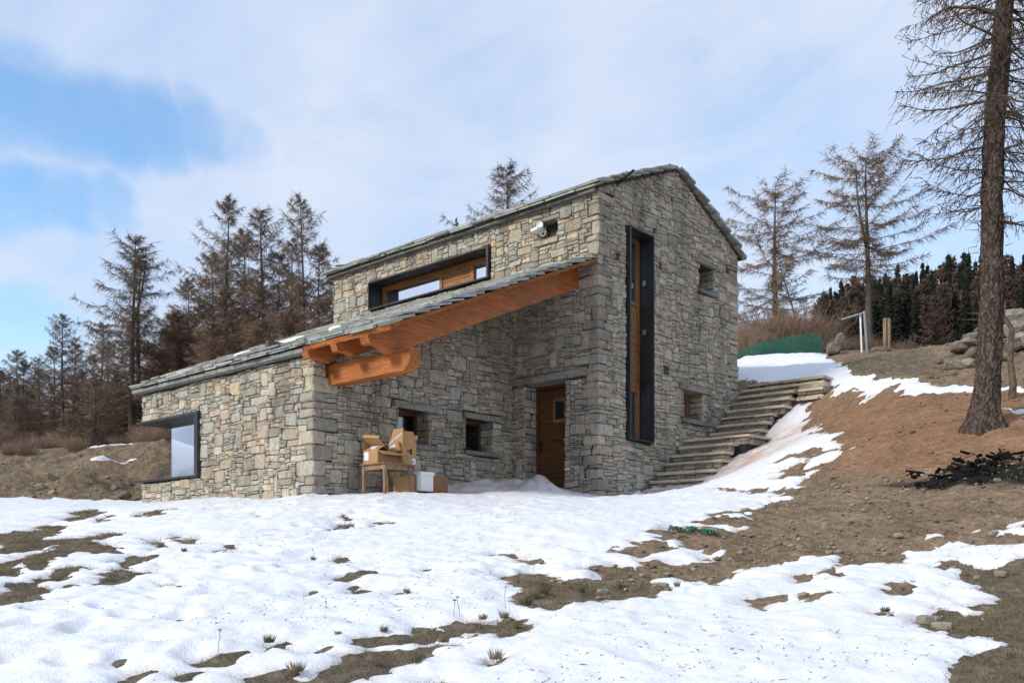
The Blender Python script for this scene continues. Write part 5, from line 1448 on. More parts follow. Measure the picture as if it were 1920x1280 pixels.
def larch(seed, H, R, lo=.12, nb=85, twig=.011, dens=1.0, droop=.25, top_fork=0, mat=('bark_far', 'twig'), shape=.75, lean=0.0, trunk_r=None, upturn=.5, irregular=.35):
    """bare larch: returns (trunk mesh, crown mesh), base at the origin"""
    r = random.Random(seed)
    tr = trunk_r or H * .0135
    nseg = 12
    ph = r.uniform(0, 6.28)
    def axis_(z, o=0):
        t_ = z / H
        return Vector((lean * z + .012 * H * math.sin(t_ * 4 + ph) * t_ + o, .012 * H * math.cos(t_ * 3.3 + ph) * t_, z))
    mb = MB()
    pts = [axis_(H * k / nseg) for k in range(nseg + 1)]; rs = [tr * (1 - .93 * (k / nseg) ** 1.05) * (1.25 if k == 0 else 1) for k in range(nseg + 1)]
    pts = [Vector((0, 0, -.6))] + pts; rs = [tr * 1.35] + rs
    mb.tube(pts, rs, 7)
    for k in range(top_fork):       # a second leader
        z0 = H * r.uniform(.45, .62); a = r.uniform(0, 6.28); q = axis_(z0); pp = [q]
        for j in range(1, 7):
            t_ = j / 6; pp.append(q + Vector((math.cos(a), math.sin(a), 0)) * H * .045 * (1 - (1 - t_) ** 2) + Vector((0, 0, (H * .97 - z0) * t_)))
        mb.tube(pp, [tr * .5 * (1 - .9 * j / 6) for j in range(7)], 5)
    me_t = bpy.data.meshes.new('trunk'); me_t.from_pydata([tuple(p) for p in mb.v], [], mb.f); me_t.update(); me_t.materials.append(MAT[mat[0]])
    me_t.polygons.foreach_set('use_smooth', np.ones(len(me_t.polygons), bool))
    tw = Twigs()
    gap = [r.uniform(.2, .9) for _ in range(3)]
    for b in range(nb):
        f = (b + r.random()) / nb
        t_ = lo + (1 - lo) * f ** .9
        if any(abs(t_ - g) < .018 for g in gap): continue
        prof = (1 - t_) ** shape * (.62 + .38 * min(1, (t_ - lo) / .18))
        L = R * prof * r.uniform(1 - irregular, 1 + irregular * .6) + .10
        if r.random() < .08: L *= 1.35
        az = b * 2.399 + r.uniform(-.5, .5)
        up = (.50 * t_ - droop * (1 - t_)) + r.uniform(-.18, .12)
        d = Vector((math.cos(az), math.sin(az), up)).normalized()
        p = axis_(t_ * H); side_ = Vector((-math.sin(az), math.cos(az), 0))
        n = max(3, int(L / .32)); br = max(.010, tr * .24 * (1 - t_ * .7)) * (L / R) ** .5
        bend = r.uniform(-.25, .25)
        pr = p
        for k in range(n):
            s0 = k / n; s1 = (k + 1) / n
            dd = (d + Vector((0, 0, upturn * s1 * s1 - .22 * math.sin(s1 * 3.1) * (1 - t_))) + side_ * bend * s1 + Vector((r.uniform(-.12, .12), r.uniform(-.12, .12), r.uniform(-.12, .12)))).normalized()
            q = pr + dd * (L / n)
            tw.add(pr, q, br * (1 - s0 * .85), br * (1 - s1 * .85))
            nt_w = max(1, int((3 + 3 * s1) * dens))
            for j in range(nt_w):
                c = pr.lerp(q, r.random())
                sg = r.choice((-1, 1))
                ln = r.uniform(.2, .85) * (1.05 - .35 * s1) * min(1, L / 1.2 + .25)
                td = (dd * r.uniform(.1, .9) + side_ * sg * r.uniform(.15, 1.0) + Vector((0, 0, r.uniform(-1.2, .25)))).normalized()
                m_ = c + td * ln * .55
                e = m_ + (td + Vector((r.uniform(-.3, .3), r.uniform(-.3, .3), r.uniform(-.45, .25)))).normalized() * ln * .45
                tw.add(c, m_, twig, twig * .7); tw.add(m_, e, twig * .7)
                for q_ in range(int(2 * dens + r.random())):
                    c2 = c.lerp(m_, r.random()); l2 = r.uniform(.06, .2)
                    tw.add(c2, c2 + (td + Vector((r.uniform(-1, 1), r.uniform(-1, 1), r.uniform(-.9, .5)))).normalized() * l2, twig * .7)
            pr = q
    for k in range(10):     # tip
        z = H * r.uniform(.93, 1); q = axis_(z); a = r.uniform(0, 6.28); tw.add(q, q + Vector((math.cos(a), math.sin(a), r.uniform(.2, 1.2))).normalized() * r.uniform(.1, .3), twig)
    tw.add(axis_(H), axis_(H) + Vector((0, 0, .3)), twig * 1.5)
    return me_t, tw.mesh('crown', mat[1])
def spruce(seed, H, R, mat='needles', fuzz=.05, n_w=34):
    r = random.Random(seed)
    mb = MB(); mb.tube([(0, 0, -1), (0, 0, H * .5), (0, 0, H)], [H * .014, H * .008, .01], 5)
    me_t = bpy.data.meshes.new('trunk'); me_t.from_pydata([tuple(p) for p in mb.v], [], mb.f); me_t.update(); me_t.materials.append(MAT['bark_far'])
    tw = Twigs()
    for k in range(n_w):
        t_ = .04 + .95 * k / n_w; L0 = R * (1 - t_) ** 1.0 + .06
        for j in range(9):
            az = j * .7 + k * 1.3 + r.uniform(-.3, .3); L = L0 * r.uniform(.5, 1.2)
            p = Vector((0, 0, t_ * H + r.uniform(-.12, .12))); d = Vector((math.cos(az), math.sin(az), -.35 + .5 * t_))
            q = p + d * L
            tw.add(p, q, .05)
            for m_ in range(6):
                s_ = r.uniform(.15, 1); c = p.lerp(q, s_)
                e = c + Vector((math.cos(az + r.uniform(-1.2, 1.2)), math.sin(az + r.uniform(-1.2, 1.2)), r.uniform(-.9, .1))) * L0 * .34 * r.uniform(.5, 1.1)
                tw.add(c, e, fuzz * r.uniform(.7, 1.4))
    tw.add(Vector((0, 0, H * .97)), Vector((0, 0, H * 1.03)), .04)
    return me_t, tw.mesh('crown', mat)
def plant_tree(name, meshes, p, scale, rotz, label, cat, group=None):
    e = empty(name, p, rotz); e.scale = (scale, scale, scale) if not isinstance(scale, tuple) else scale
    tag(e, label, cat, group)
    for nm, me in zip(('trunk', 'crown'), meshes):
        o = bpy.data.objects.new(nm, me); link(o, e)
    return e

# kinds of larch (10 m tall, scaled when planted)
LK = [larch(101, 10, 3.1, .08, 105, .0070, 2.5, .40, shape=.62, upturn=.5, irregular=.5), larch(102, 10, 2.6, .12, 90, .0070, 2.4, .32, shape=.58, upturn=.5, irregular=.55), larch(103, 10, 3.6, .06, 100, .0070, 2.4, .42, 0, shape=.60, upturn=.55, irregular=.6),
      larch(104, 10, 2.9, .10, 105, .0070, 2.5, .42, 1, shape=.55, upturn=.45, irregular=.5), larch(105, 10, 1.9, .10, 95, .0070, 2.2, .28, 0, shape=.7, upturn=.5, irregular=.5)]
LRED = [larch(106, 10, 2.7, .03, 105, .0085, 2.8, .25, 0, ('bark_far', 'twig_red'), .55, upturn=.5, irregular=.5), larch(107, 10, 2.3, .03, 100, .0085, 2.7, .2, 0, ('bark_far', 'twig_red'), .5, upturn=.5, irregular=.5)]
r = random.Random(44)
WIDE = 1.25
def put(u, v, dep, kind, label, group=None, name='larch_tree', wide=1.0, base=None):
    """stand a tree with its tip on this bearing"""
    p = on_ground(u, dep)
    if base is not None: p.z = base
    top = CAM[2] + (1027.96 - v) * dep / 1698.9
    s = (top - p.z) / 10.2; wide *= WIDE
    return plant_tree(name, kind, p, (s * wide, s * wide, s), r.uniform(0, 6.28), label, 'tree', group)
put(248, 442, 37, LK[3], 'tall bare larch with two leaders standing alone left of the house', wide=1.05)
put(262, 470, 38.2, LK[4], 'slender bare larch close behind the tall two-leader one')
put(118, 585, 38, LK[1], 'mid-height slender bare larch left of the two-leader one', wide=.95)
put(425, 362, 41, LK[0], 'tallest bare larch of the clump beside the house, on its left', wide=.78)
put(492, 388, 43, LK[1], 'bare larch in the middle of the clump beside the house', wide=.9)
put(568, 365, 40, LK[2], 'broad bare larch of the clump nearest the house', wide=.68)
put(957, 306, 41, LK[1], 'bare larch top rising behind the ridge of the house', wide=1.0)
put(857, 404, 46, LK[4], 'tip of a small larch just showing over the roof', wide=.3)
lab_bg = 'bare reddish larch in the dense row behind the wing'
for (u, v, d, k) in ((350, 520, 44, LRED[0]), (395, 470, 47, LRED[1]), (455, 430, 46, LRED[0]), (520, 470, 44, LRED[1]), (545, 440, 48, LK[4]), (600, 455, 45, LRED[0]), (625, 500, 43, LRED[1]), (330, 580, 41, LRED[1]), (375, 570, 40, LRED[0]), (485, 520, 40, LRED[0]), (560, 530, 39, LRED[0]), (425, 540, 39, LRED[1]), (655, 540, 42, LRED[0]), (600, 560, 38, LRED[1]), (310, 620, 43, LRED[0]), (460, 590, 37, LRED[1]), (390, 610, 37, LRED[0]), (530, 585, 37, LRED[0])):
    put(u, v, d, k, lab_bg, 'larches in the row behind the wing', wide=.82 if d > 40 else 1.0)
for k in range(26):
    put(r.uniform(300, 660), r.uniform(575, 680), r.uniform(33, 46), r.choice(LRED), 'young bare larch crowding the foot of the clump beside the wing', 'young larches behind the wing', wide=1.25)
lab_l = 'low bare larch in the row at the left edge'
for (u, v, d, k) in ((45, 672, 42, LK[0]), (20, 705, 45, LK[1]), (75, 668, 47, LK[2]), (155, 690, 43, LK[0]), (190, 600, 46, LK[1]), (205, 640, 41, LRED[0]), (-25, 720, 43, LK[2]), (175, 660, 48, LK[4]), (275, 640, 45, LRED[0]), (290, 690, 40, LK[0]), (95, 720, 39, LK[0]), (220, 700, 38, LRED[1]), (140, 735, 37, LK[2]), (10, 760, 38, LK[0]), (250, 610, 48, LRED[1]), (310, 720, 37, LRED[0]), (345, 660, 39, LK[1]), (60, 740, 50, LRED[0]), (0, 690, 41, LRED[0]), (35, 655, 46, LRED[1]), (70, 690, 40, LK[1]), (100, 650, 45, LRED[0]), (-15, 675, 47, LK[0]), (140, 640, 47, LRED[1])):
    put(u, v, d, k, lab_l, 'larches in the row at the left edge')
for k in range(26):
    put(r.uniform(-60, 310), r.uniform(690, 800), r.uniform(33, 48), r.choice(LRED + LK[:2]), 'young bare larch at the foot of the row at the left edge', 'young larches at the left edge', wide=1.3)
put(300, 690, 36, spruce(9, 10, 2.0, 'needles', .05, 26), 'small dark evergreen between the larches left of the wing', None, 'spruce_tree', 1.0)
# right of the house
LR = [larch(121, 10, 3.8, .05, 85, .0075, 2.7, .36, 0, ('bark_far', 'twig_red'), .36, 0, .17, .5, .65), larch(122, 10, 3.4, .40, 80, .0075, 2.8, .42, 1, ('bark_far', 'twig_red'), .30, 0, .17, .4, .55)]
put(1455, 345, 36, LR[0], 'gnarled bare larch directly right of the gable', wide=1.05)
put(1628, 286, 35, LR[1], 'bare larch with a forked top above the pipe frame', wide=.95)
sn = larch(131, 10, 2.6, .08, 70, .010, 1.9, .2, 0, ('bark_far', 'twig'), .5, .28, .12)
put(1520, 475, 34, sn, 'leaning bare larch between the gnarled one and the forked one', wide=.9)
# far wooded slope
WIDE = 1.0
SPK = [spruce(s, 10, q, 'needles', .11, 54) for s, q in ((141, 1.35), (142, 1.1), (143, 1.6))]
LF = [larch(151, 10, 1.9, .02, 100, .030, 1.9, .1, 0, ('bark_far', 'twig_grey'), .6), larch(152, 10, 1.6, .02, 100, .030, 1.9, .1, 0, ('bark_far', 'twig_grey'), .6)]
def skyline(u):
    return np.interp(u, [1500, 1540, 1600, 1660, 1700, 1760, 1810, 1870, 1930, 2050], [585, 535, 512, 500, 490, 484, 476, 480, 466, 452])
k = 0
for row, (d0, drop, step) in enumerate(((98, 0, 11), (90, 18, 12), (82, 40, 14), (74, 66, 17), (66, 96, 22))):
    u = 1530 + row * 6
    while u < 2040:
        v = skyline(u) + drop + r.uniform(-14, 16); dep = d0 + r.uniform(-4, 4)
        ev = r.random() < (.60 if row < 2 else .45)
        if ev: put(u, v, dep, r.choice(SPK), 'dark spruce in the far wood on the right', 'spruces of the far wood', 'spruce_tree', r.uniform(.75, 1.05))
        else: put(u, v + 10, dep, r.choice(LF), 'brown bare larch in the far wood on the right', 'larches of the far wood', 'larch_tree', r.uniform(.8, 1.05))
        u += step * r.uniform(.7, 1.3); k += 1
for (u, v) in ((1548, 548), (1556, 575), (1566, 552), (1580, 548), (1590, 570), (1598, 530), (1612, 540), (1628, 560), (1640, 525), (1655, 550), (1668, 520), (1685, 545), (1700, 505), (1718, 540), (1735, 512), (1750, 545), (1768, 520), (1790, 540), (1812, 515)):
    if r.random() < .5: put(u, v, r.uniform(54, 64), r.choice(SPK), 'dark spruce in the far wood on the right', 'spruces of the far wood', 'spruce_tree', r.uniform(1.0, 1.3))
    else: put(u, v + 8, r.uniform(54, 64), r.choice(LF), 'brown bare larch in the far wood on the right', 'larches of the far wood', 'larch_tree', r.uniform(1.0, 1.3))
# shrubs
def shrub(seed, R=.9, H=1.2, n=150, mat='shrub', tw_=.0075):
    q = random.Random(seed); tw = Twigs()
    for k in range(n):
        a = q.uniform(0, 6.28); o = Vector((math.cos(a), math.sin(a), 0)) * R * .5 * math.sqrt(q.random()); d = (o * q.uniform(.6, 2.2) + Vector((q.uniform(-.5, .5), q.uniform(-.5, .5), 1))).normalized()
        L = H * q.uniform(.45, 1.0); p = o; 
        for s_ in range(3):
            e = p + (d + Vector((q.uniform(-.2, .2), q.uniform(-.2, .2), q.uniform(-.1, .15)))).normalized() * L / 3
            tw.add(p, e, tw_ * (1 - s_ * .28), tw_ * (.72 - s_ * .28))
            for j in range(4):
                c = p.lerp(e, q.random()); tw.add(c, c + (d + Vector((q.uniform(-.9, .9), q.uniform(-.9, .9), q.uniform(-.4, .6)))).normalized() * q.uniform(.1, .32), tw_ * .6)
            p = e
    return tw.mesh('branches', mat)
SH = [shrub(s) for s in (1, 2, 3)] + [shrub(4, .9, 1.0, 170, 'twig_red')]
def put_shrub(u, v, dep, hgt, label, group):
    p = on_ground(u, dep) if v is None else place_px(u, v, dep)
    o = bpy.data.objects.new('shrub', r.choice(SH)); link(o); o.location = p; s = hgt / 1.2 * r.uniform(.8, 1.2); o.scale = (s * r.uniform(1, 1.4), s * r.uniform(1, 1.4), s); o.rotation_euler = (0, 0, r.uniform(0, 6.28))
    tag(o, label, 'shrub', group)
for k in range(44):
    u = r.uniform(1375, 1530); dep = r.uniform(30, 35)
    put_shrub(u, None, dep, r.uniform(1.0, 1.9) * (1 if u < 1490 else .7), 'bare brown shrub in the thicket behind the green net', 'shrubs behind the green net')
for k in range(10):
    put_shrub(r.uniform(1560, 1760), None, r.uniform(29, 34), r.uniform(.4, .8), 'low brown shrub along the slope crest', 'shrubs along the crest')
for k in range(16):
    u = r.uniform(-60, 310); dep = r.uniform(24.0, 34)
    put_shrub(u, None, dep, r.uniform(.25, .6) * (1 if dep < 27 else 1.6), 'bare brown shrub on the bank left of the wing', 'shrubs on the left bank')

# the big larch on the right
H_ = 13.0
bt = on_ground(1845, 14.0)
big = empty('larch_tree', bt); tag(big, 'large bare larch with thick scaly trunk at the right edge', 'tree'); bpy.context.view_layer.update()
r = random.Random(91)
def tax(z):
    t_ = z / H_
    return Vector((R2[0], R2[1], 0)) * (.33 * min(t_ * 1.7, 1.3) + .04 * math.sin(z * 1.1)) + Vector((0, 0, z))
mb = MB(); zs = [-.5, 0, .12, .35, .8, 1.5, 2.4, 3.4, 4.5, 5.6, 6.8, 8, 9.5, 11, 12.2, 13]
rs = [.30, .26, .215, .190, .174, .162, .155, .149, .143, .136, .126, .11, .09, .07, .04, .01]
n = 40; v = []; f = []
for z, q in zip(zs, rs):
    pass
zz2 = np.concatenate([np.arange(-.5, 8, .06), np.arange(8, 13.01, .25)])
for z in zz2:
    q = float(np.interp(z, zs, rs)); c = tax(z)
    for k in range(n):
        a = 2 * math.pi * k / n
        nn = mnoise.noise(Vector((math.cos(a) * 5.5, math.sin(a) * 5.5, z * 2.2))) * .030 + mnoise.noise(Vector((math.cos(a) * 12, math.sin(a) * 12, z * 5))) * .016 + (.10 * max(0, math.cos(a * 5 + 1)) ** 2 * math.exp(-max(0, z) * 4))
        v.append(c + Vector((math.cos(a), math.sin(a), 0)) * (q + nn * min(1, q / .15)))
m_ = len(zz2)
for i in range(m_ - 1):
    for k in range(n):
        k2 = (k + 1) % n; f.append((i * n + k, i * n + k2, (i + 1) * n + k2, (i + 1) * n + k))
mb.add(v, f); mb.build('trunk', 'bark_near', big, True)
tw = Twigs(); limb = MB()
def branch(z, az, L, up, br, upturn, dens, droop=.2, sag=0.):
    d = Vector((math.cos(az), math.sin(az), up)).normalized(); sd_v = Vector((-math.sin(az), math.cos(az), 0)); p = tax(z); n = max(4, int(L / .16)); pts = [p]; rr2 = [br]
    for k in range(n):
        s1 = (k + 1) / n
        dd = (d + Vector((0, 0, upturn * s1 * s1 - sag * math.sin(s1 * 3.1))) + Vector((r.uniform(-.16, .16), r.uniform(-.16, .16), r.uniform(-.14, .14)))).normalized()
        q = p + dd * L / n; tw.add(p, q, br * (1 - .86 * k / n), br * (1 - .86 * s1))
        for j in range(max(1, int(dens * (2 + 3 * s1)))):
            c = p.lerp(q, r.random()); sg = r.choice((-1, 1)); ln = r.uniform(.12, .52) * (1.1 - .4 * s1)
            td = (dd * r.uniform(.1, 1) + sd_v * sg * r.uniform(.2, 1.1) + Vector((0, 0, r.uniform(-1.2, .35)))).normalized()
            e0 = c
            for s_ in range(3):
                e1 = e0 + (td + Vector((r.uniform(-.25, .25), r.uniform(-.25, .25), r.uniform(-.3, .2)))).normalized() * ln / 3
                tw.add(e0, e1, .0062 * (1 - .25 * s_), .0050 * (1 - .25 * s_))
                if r.random() < .75:      # spur knobs
                    sp_ = e0.lerp(e1, r.random()); tw.add(sp_, sp_ + Vector((r.uniform(-1, 1), r.uniform(-1, 1), r.uniform(-.5, 1))).normalized() * .018, .008, .006)
                if r.random() < .45:
                    sp_ = e0.lerp(e1, r.random()); tw.add(sp_, sp_ + (td + Vector((r.uniform(-1, 1), r.uniform(-1, 1), r.uniform(-.8, .4)))).normalized() * r.uniform(.06, .2), .004)
                e0 = e1
        p = q
for k in range(150):
    t_ = k / 150
    z = 3.3 + 5.6 * t_ ** .85 + r.uniform(-.1, .1)
    az = k * 2.399 + r.uniform(-.4, .4)
    L = (.80 + .60 * math.sin(min(1, t_ * 1.8) * 1.57)) * r.uniform(.5, 1.15)
    branch(z, az, L, -.16 + .25 * t_ + r.uniform(-.35, .3), r.uniform(.011, .024), r.uniform(-.3, .6), 1.0 if z > 4.2 else .7, .2, .2)
AZL = math.atan2(-R2[1], -R2[0])       # towards the left of the view
for (z, L, da, up, br, ut) in ((6.35, 1.5, .2, .35, .05, -1.1), (5.5, 1.5, -.3, .0, .03, .1), (5.05, 1.6, .1, -.15, .03, .3), (4.35, 1.5, -.1, -.15, .028, .5), (3.95, 1.5, .3, -.05, .02, .5), (6.0, 1.6, .5, .1, .03, .3), (7.4, 2.0, .12, -.05, .035, -.5), (7.9, 2.4, -.05, .05, .035, -.35), (5.8, 1.4, -.6, .0, .03, .3), (3.6, 1.3, .2, .0, .014, .45), (3.45, 1.1, -.4, -.05, .014, .4)):
    branch(z, AZL + da, L, up, br, ut, 1.3, .2, .15)
for k in range(7):
    branch(3.2 + k * .55, AZL + math.pi + r.uniform(-.5, .5), r.uniform(.9, 1.5), -.1, .02, .4, 1.0, .2, .2)
for k in range(26):      # dead twigs on the lower trunk
    z = r.uniform(1.6, 3.2); a = r.uniform(0, 6.28); p = tax(z); d = Vector((math.cos(a), math.sin(a), r.uniform(-.3, .2))); tw.add(p + d * .2, p + d * r.uniform(.3, .55), .008)
o = bpy.data.objects.new('crown', tw.mesh('crown', 'twig_near')); link(o, big)
# sapling trunk beside it
sap = empty('dead_sapling', on_ground(1897, 15.6)); tag(sap, 'thin grey dead sapling trunk right of the big larch', 'tree'); bpy.context.view_layer.update()
mb = MB(); b0 = on_ground(1897, 15.6)
mb.tube([Vector((0, 0, -.2)), Vector((.02, 0, .3)), Vector((-.03, .03, .7)), Vector((.0, .0, 1.25)), Vector((-.12, -.05, 1.5)), Vector((-.08, -.05, 1.75))], [.07, .06, .05, .045, .03, .01], 8)
mb.build('trunk', 'bark', sap, True)
tw = Twigs()
for k in range(14):
    z = r.uniform(.6, 1.6); a = r.uniform(0, 6.28); p = Vector((0, 0, z)); tw.add(p, p + Vector((math.cos(a), math.sin(a), .4)) * r.uniform(.2, .5), .007)
o = bpy.data.objects.new('branches', tw.mesh('branches', 'twig_near')); link(o, sap)

# ---------------------------------------------------------------- loose stones, gravel, grass
def hitg(u, v):
    a = (u - 960) / 1698.9; ts = np.linspace(3, 30, 700)
    x = CAM[0] + (R2[0] * a + G2[0]) * ts; y = CAM[1] + (R2[1] * a + G2[1]) * ts
    k = np.where(height(x, y) >= CAM[2] + (1027.96 - v) * ts / 1698.9)[0]
    k = k[0] if len(k) else 0
    return x[k], y[k]
r = random.Random(404)
for k, (u, v, s) in enumerate(RK):
    x, y = hitg(u, v); s = max(.035, s) * .8
    o = rock('loose_stone', (x, y, ground_z(x, y) + s * .25), (s * r.uniform(.9, 1.4), s * r.uniform(.7, 1), s * r.uniform(.5, .7)), k * 1.7, (0, 0, r.uniform(0, 3)), None, 'rock')
    tag(o, 'pale loose stone lying on the bare soil', 'stone', 'loose stones on the soil')
for k, (u, v, s) in enumerate(((103, 900, .34), (72, 915, .26), (100, 925, .28), (60, 930, .2), (130, 922, .24), (150, 905, .18), (185, 918, .3), (215, 915, .22), (230, 930, .3), (160, 930, .24), (245, 905, .18), (280, 868, .16), (265, 815, .2), (200, 895, .14))):
    dep = 21.6 if v > 900 else 22.6
    x, y = hitg(u, v); 
    s *= .72
    o = rock('bank_stone', (x, y, ground_z(x, y) - .02), (s * r.uniform(.8, 1.2), s * .6, s * r.uniform(.35, .7)), k * 2.3, (r.uniform(-.6, .6), r.uniform(-.6, .6), r.uniform(0, 3)), None, r.choice(('rock', 'rock_dark')))
    tag(o, 'stone bedded in the earth bank left of the wing', 'stone', 'stones in the earth bank')
# scatter over what is not snow: sample the ground lattice
rs_ = np.random.RandomState(5)
vis = (TT.ravel() > 4.2) & (TT.ravel() < 24) & (np.abs(LL.ravel()) < TT.ravel() * .62) & ~inh & (np.abs(np.gradient(TT, axis=0).ravel()) < .2)
bare = vis & (SD < -.015)
idx = np.where(bare)[0]
wgt = (np.gradient(TT, axis=0).ravel() * np.gradient(LL, axis=1).ravel())[idx]
tl = TT.ravel()[idx]
gam = np.array([[-.5, -.35, -.3], [.6, -.4, -.3], [.1, .7, -.3], [-.1, .05, .45], [.5, .35, .2]])
# gravel
prob = wgt * (1 - cg_[idx]) * (1 - .65 * cr_[idx]) * np.clip(12 / tl, .4, 2); prob /= prob.sum()
ch = rs_.choice(idx, 4200, p=prob)
ico_v = np.array([[0, 0, 1], [.9, 0, .3], [.25, .85, .3], [-.75, .5, .3], [-.7, -.55, .3], [.3, -.85, .3], [0, 0, -.5]])
ico_f = np.array([[0, 1, 2], [0, 2, 3], [0, 3, 4], [0, 4, 5], [0, 5, 1], [6, 2, 1], [6, 3, 2], [6, 4, 3], [6, 5, 4], [6, 1, 5]])
n = len(ch)
size = rs_.lognormal(-4.25, .55, n).clip(.006, .06)
ang = rs_.uniform(0, 6.28, n); ca, sa = np.cos(ang), np.sin(ang)
vv = ico_v[None] * (1 + rs_.uniform(-.3, .3, (n, 7, 1))) * size[:, None, None] * np.stack([rs_.uniform(.8, 1.5, n), np.ones(n), rs_.uniform(.5, .9, n)], 1)[:, None, :]
X = vv[..., 0] * ca[:, None] - vv[..., 1] * sa[:, None]; Y = vv[..., 0] * sa[:, None] + vv[..., 1] * ca[:, None]
jx = GX[ch] + rs_.uniform(-.05, .05, n); jy = GY[ch] + rs_.uniform(-.05, .05, n)
P = np.stack([X + jx[:, None], Y + jy[:, None], vv[..., 2] + GZ[ch][:, None] + .2 * size[:, None]], -1).reshape(-1, 3)
Fv = (ico_f[None] + np.arange(n)[:, None, None] * 7).reshape(-1, 3)
cc = np.array([[.36, .31, .24], [.25, .19, .13], [.42, .38, .31], [.20, .15, .105], [.30, .25, .18]])[rs_.randint(0, 5, n)]
gr = mesh_obj('gravel', P, Fv, 'stone', None, np.repeat(cc, 7, 0)); tag(gr, 'pebbles and grit strewn over the bare soil', 'gravel', None, 'stuff')
# dry grass on the turf and along the melting edges
def blades(name, idx_, p_, n_t, per, hgt, mat, label):
    ch = rs_.choice(idx_, n_t, p=p_ / p_.sum())
    tw = Twigs()
    bx = np.repeat(GX[ch], per) + rs_.normal(0, .035, n_t * per); by = np.repeat(GY[ch], per) + rs_.normal(0, .035, n_t * per); bz = np.repeat(GZ[ch], per)
    az = rs_.uniform(0, 6.28, n_t * per); lean = np.abs(rs_.normal(0, .8, n_t * per)); h_ = hgt * rs_.uniform(.4, 1.2, n_t * per)
    A = np.stack([bx, by, bz - .01], 1); B = A + np.stack([np.cos(az) * lean * h_, np.sin(az) * lean * h_, h_ * rs_.uniform(.5, 1, n_t * per)], 1)
    tw.a = A; tw.b = B; tw.r = np.full(len(A), .0022) * np.clip(np.repeat(TT.ravel()[ch], per) / 7, .8, 2.2); tw.r2 = np.zeros(len(A))
    o = bpy.data.objects.new(name, tw.mesh(name, mat)); link(o); tag(o, label, 'grass', None, 'stuff')
pg = wgt * (cg_[idx] + .04) * np.clip(9 / tl, .3, 2)
blades('dry_grass', idx, pg, 4600, 10, .055, 'straw', 'matted straw-coloured grass where the snow has melted')
blades('green_grass', idx, pg * (fbm(GX[idx] / .7, GY[idx] / .7, 3, 2) > .15), 900, 9, .05, 'moss_grass', 'dull green grass and moss in the bare patches')
# tufts that poke through the snow
def tuft(u, v, hgt, n_, label):
    x, y = hitg(u, v); q = random.Random(int(u)); tw = Twigs()
    for k in range(n_):
        a = q.uniform(0, 6.28); o = Vector((math.cos(a), math.sin(a), 0)) * hgt * .5 * q.random(); e = o + Vector((math.cos(a) * q.uniform(0, .6), math.sin(a) * q.uniform(0, .6), q.uniform(.5, 1.0))) * hgt
        tw.add(o, e, .0035)
    ob = bpy.data.objects.new('grass_tuft', tw.mesh('grass_tuft', q.choice(('straw', 'straw', 'moss_grass')))); link(ob); ob.location = (x, y, ground_z(x, y) + .03); tag(ob, label, 'grass tuft', 'grass tufts in the snow')
for (u, v, h_) in ((928, 1244, .12), (968, 1180, .09), (945, 1165, .10), (555, 1274, .12), (832, 1208, .11), (1333, 1098, .09), (1659, 1150, .08), (822, 996, .08), (763, 1114, .07), (300, 1030, .08), (345, 1040, .07), (1270, 1105, .08), (905, 1165, .08), (720, 1190, .08), (634, 1197, .07), (588, 1050, .07), (505, 1213, .10), (1820, 1195, .1), (1690, 1118, .08), (1000, 1125, .14), (1020, 1120, .13), (985, 1135, .13), (1090, 1118, .1), (1160, 1100, .1), (780, 1245, .1), (700, 1255, .1)):
    tuft(u, v, h_ * .62, 70, 'small grass tuft poking through the snow')
for (u, v, h_) in ((948, 1150, .17), (862, 1160, .14), (851, 1160, .12), (410, 1240, .14), (1271, 1100, .12), (589, 1048, .09), (614, 1150, .08)):
    x, y = hitg(u, v); tw = Twigs(); q = random.Random(int(u)); p = Vector((0, 0, 0)); d = Vector((q.uniform(-.4, .2), q.uniform(-.3, .3), 1))
    for k in range(3):
        e = p + (d + Vector((q.uniform(-.2, .2), q.uniform(-.2, .2), 0))).normalized() * h_ / 3; tw.add(p, e, .0025, .002); p = e
    for k in range(5): tw.add(p, p + Vector((q.uniform(-1, 1), q.uniform(-1, 1), q.uniform(0, 1))).normalized() * .02, .005)
    ob = bpy.data.objects.new('dry_stalk', tw.mesh('dry_stalk', 'straw')); link(ob); ob.location = (x, y, ground_z(x, y) + .04); tag(ob, 'thin dry plant stalk standing in the snow', 'stalk', 'dry stalks in the snow')
# scrap of green net on the soil
q = random.Random(2)
x, y = hitg(1300, 1004)
NI, NJ = 40, 9
vv_ = []; ff_ = []
for i in range(NI + 1):
    for j in range(NJ + 1):
        l_ = (i / NI - .5) * .60; t_ = (j / NJ - .5) * .15 + .07 * math.sin(i * .35) + .03 * math.sin(i * 1.1 + j)
        px_ = x + R2[0] * l_ + G2[0] * t_; py_ = y + R2[1] * l_ + G2[1] * t_
        vv_.append((px_, py_, ground_z(px_, py_) + .02 + .05 * abs(math.sin(i * .8 + j * .5)) * (1 if (i // 4) % 3 else .2)))
for i in range(NI):
    for j in range(NJ):
        if (i % 2 == 0 or j % 2 == 0) and not (abs(math.sin(i * .55)) * NJ < abs(j - 4) * 1.3): ff_.append((i * (NJ + 1) + j, (i + 1) * (NJ + 1) + j, (i + 1) * (NJ + 1) + j + 1, i * (NJ + 1) + j + 1))
mb = MB().add(vv_, ff_)
tag(mb.build('net_scrap', 'green_net'), 'torn scrap of green net lying on the soil below the house', 'net scrap')

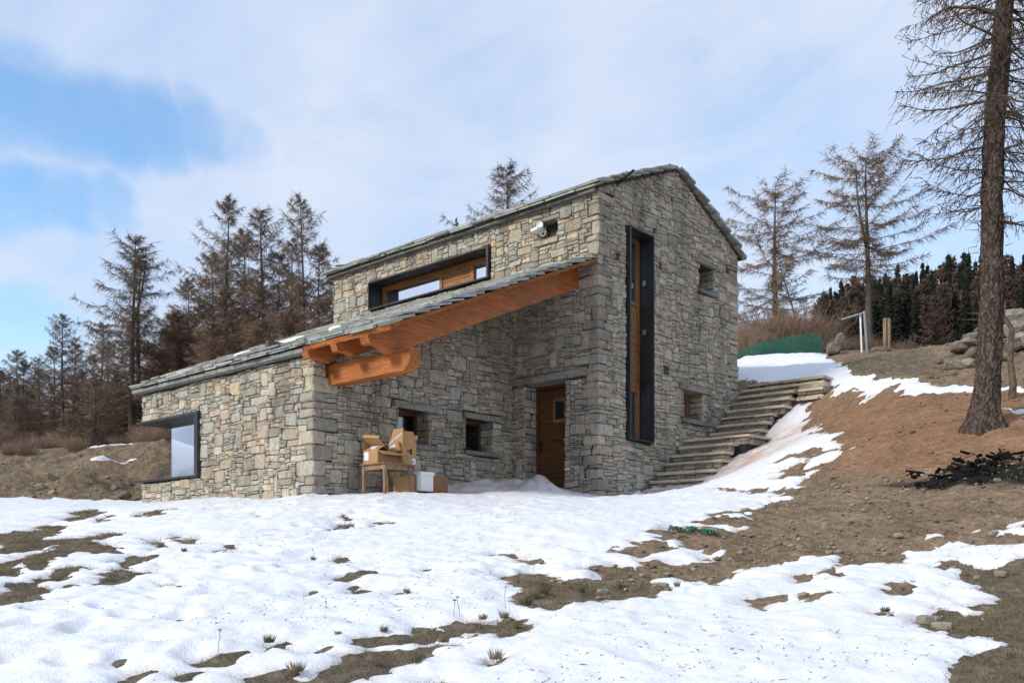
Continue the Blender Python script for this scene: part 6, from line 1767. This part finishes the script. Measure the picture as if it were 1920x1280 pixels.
# larch needles, twigs and grit blown on to the snow
ids = np.where(vis & (SD > .03))[0]
ws_ = (np.gradient(TT, axis=0).ravel() * np.gradient(LL, axis=1).ravel())[ids] * np.clip(10 / TT.ravel()[ids], .4, 1.6) * np.clip(.15 + fbm(GX[ids] / 1.6, GY[ids] / 1.6, 15, 3), .03, 1)
ch = rs_.choice(ids, 2600, p=ws_ / ws_.sum())
tw = Twigs(); n = len(ch); az = rs_.uniform(0, 6.28, n); l_ = rs_.lognormal(-4.0, .6, n).clip(.006, .07)
A = np.stack([GX[ch], GY[ch], SZ[ch] + .002], 1); B = A + np.stack([np.cos(az) * l_, np.sin(az) * l_, rs_.uniform(-.1, .5, n) * l_], 1)
tw.a = A; tw.b = B; tw.r = np.full(n, .0028) * rs_.uniform(.6, 1.5, n); tw.r2 = np.zeros(n); tw.r2[0] = .001
o = bpy.data.objects.new('larch_litter', tw.mesh('larch_litter', 'twig_near')); link(o); tag(o, 'dark needles and twig bits scattered over the snow', 'litter', None, 'stuff')

# the mountain across the valley, behind the photographer (the windows mirror it)
NA, NR = 120, 26
mv = []
for i in range(NA + 1):
    a = math.radians(150 + 150 * i / NA)
    for j in range(NR + 1):
        f_ = j / NR; d = 500 + 900 * f_
        x, y = CAM[0] + math.cos(a) * d, CAM[1] + math.sin(a) * d
        ridge = 150 + 90 * mnoise.fractal(Vector((a * 2.3, 3.1, 0)), 1, 2, 5)
        z = -60 + (ridge + 60) * math.sin(min(1, f_ * 1.25) * 1.57) + 30 * mnoise.fractal(Vector((x * .006, y * .006, 1.7)), 1, 2, 6)
        mv.append((x, y, z))
mf = [(i * (NR + 1) + j, i * (NR + 1) + j + 1, (i + 1) * (NR + 1) + j + 1, (i + 1) * (NR + 1) + j) for i in range(NA) for j in range(NR)]
m, t, b = newmat('mountain'); setb(b, .9, .1)
sz_ = N(t, 'ShaderNodeNewGeometry'); sx_ = N(t, 'ShaderNodeSeparateXYZ'); t.links.new(sz_.outputs['Position'], sx_.inputs[0])
mm = N(t, 'ShaderNodeMath', operation='MULTIPLY_ADD'); mm.inputs[1].default_value = .006; t.links.new(sx_.outputs[2], mm.inputs[0]); t.links.new(texn(t, .02, 6, .6, 'World'), mm.inputs[2])
t.links.new(ramp_(t, mm.outputs[0], [(.55, (.05, .055, .05)), (.75, (.25, .25, .26)), (.95, (.72, .74, .78))]), b.inputs['Base Color'])
tag(mesh_obj('mountain', mv, mf, 'mountain', None, None, True), kind='structure')
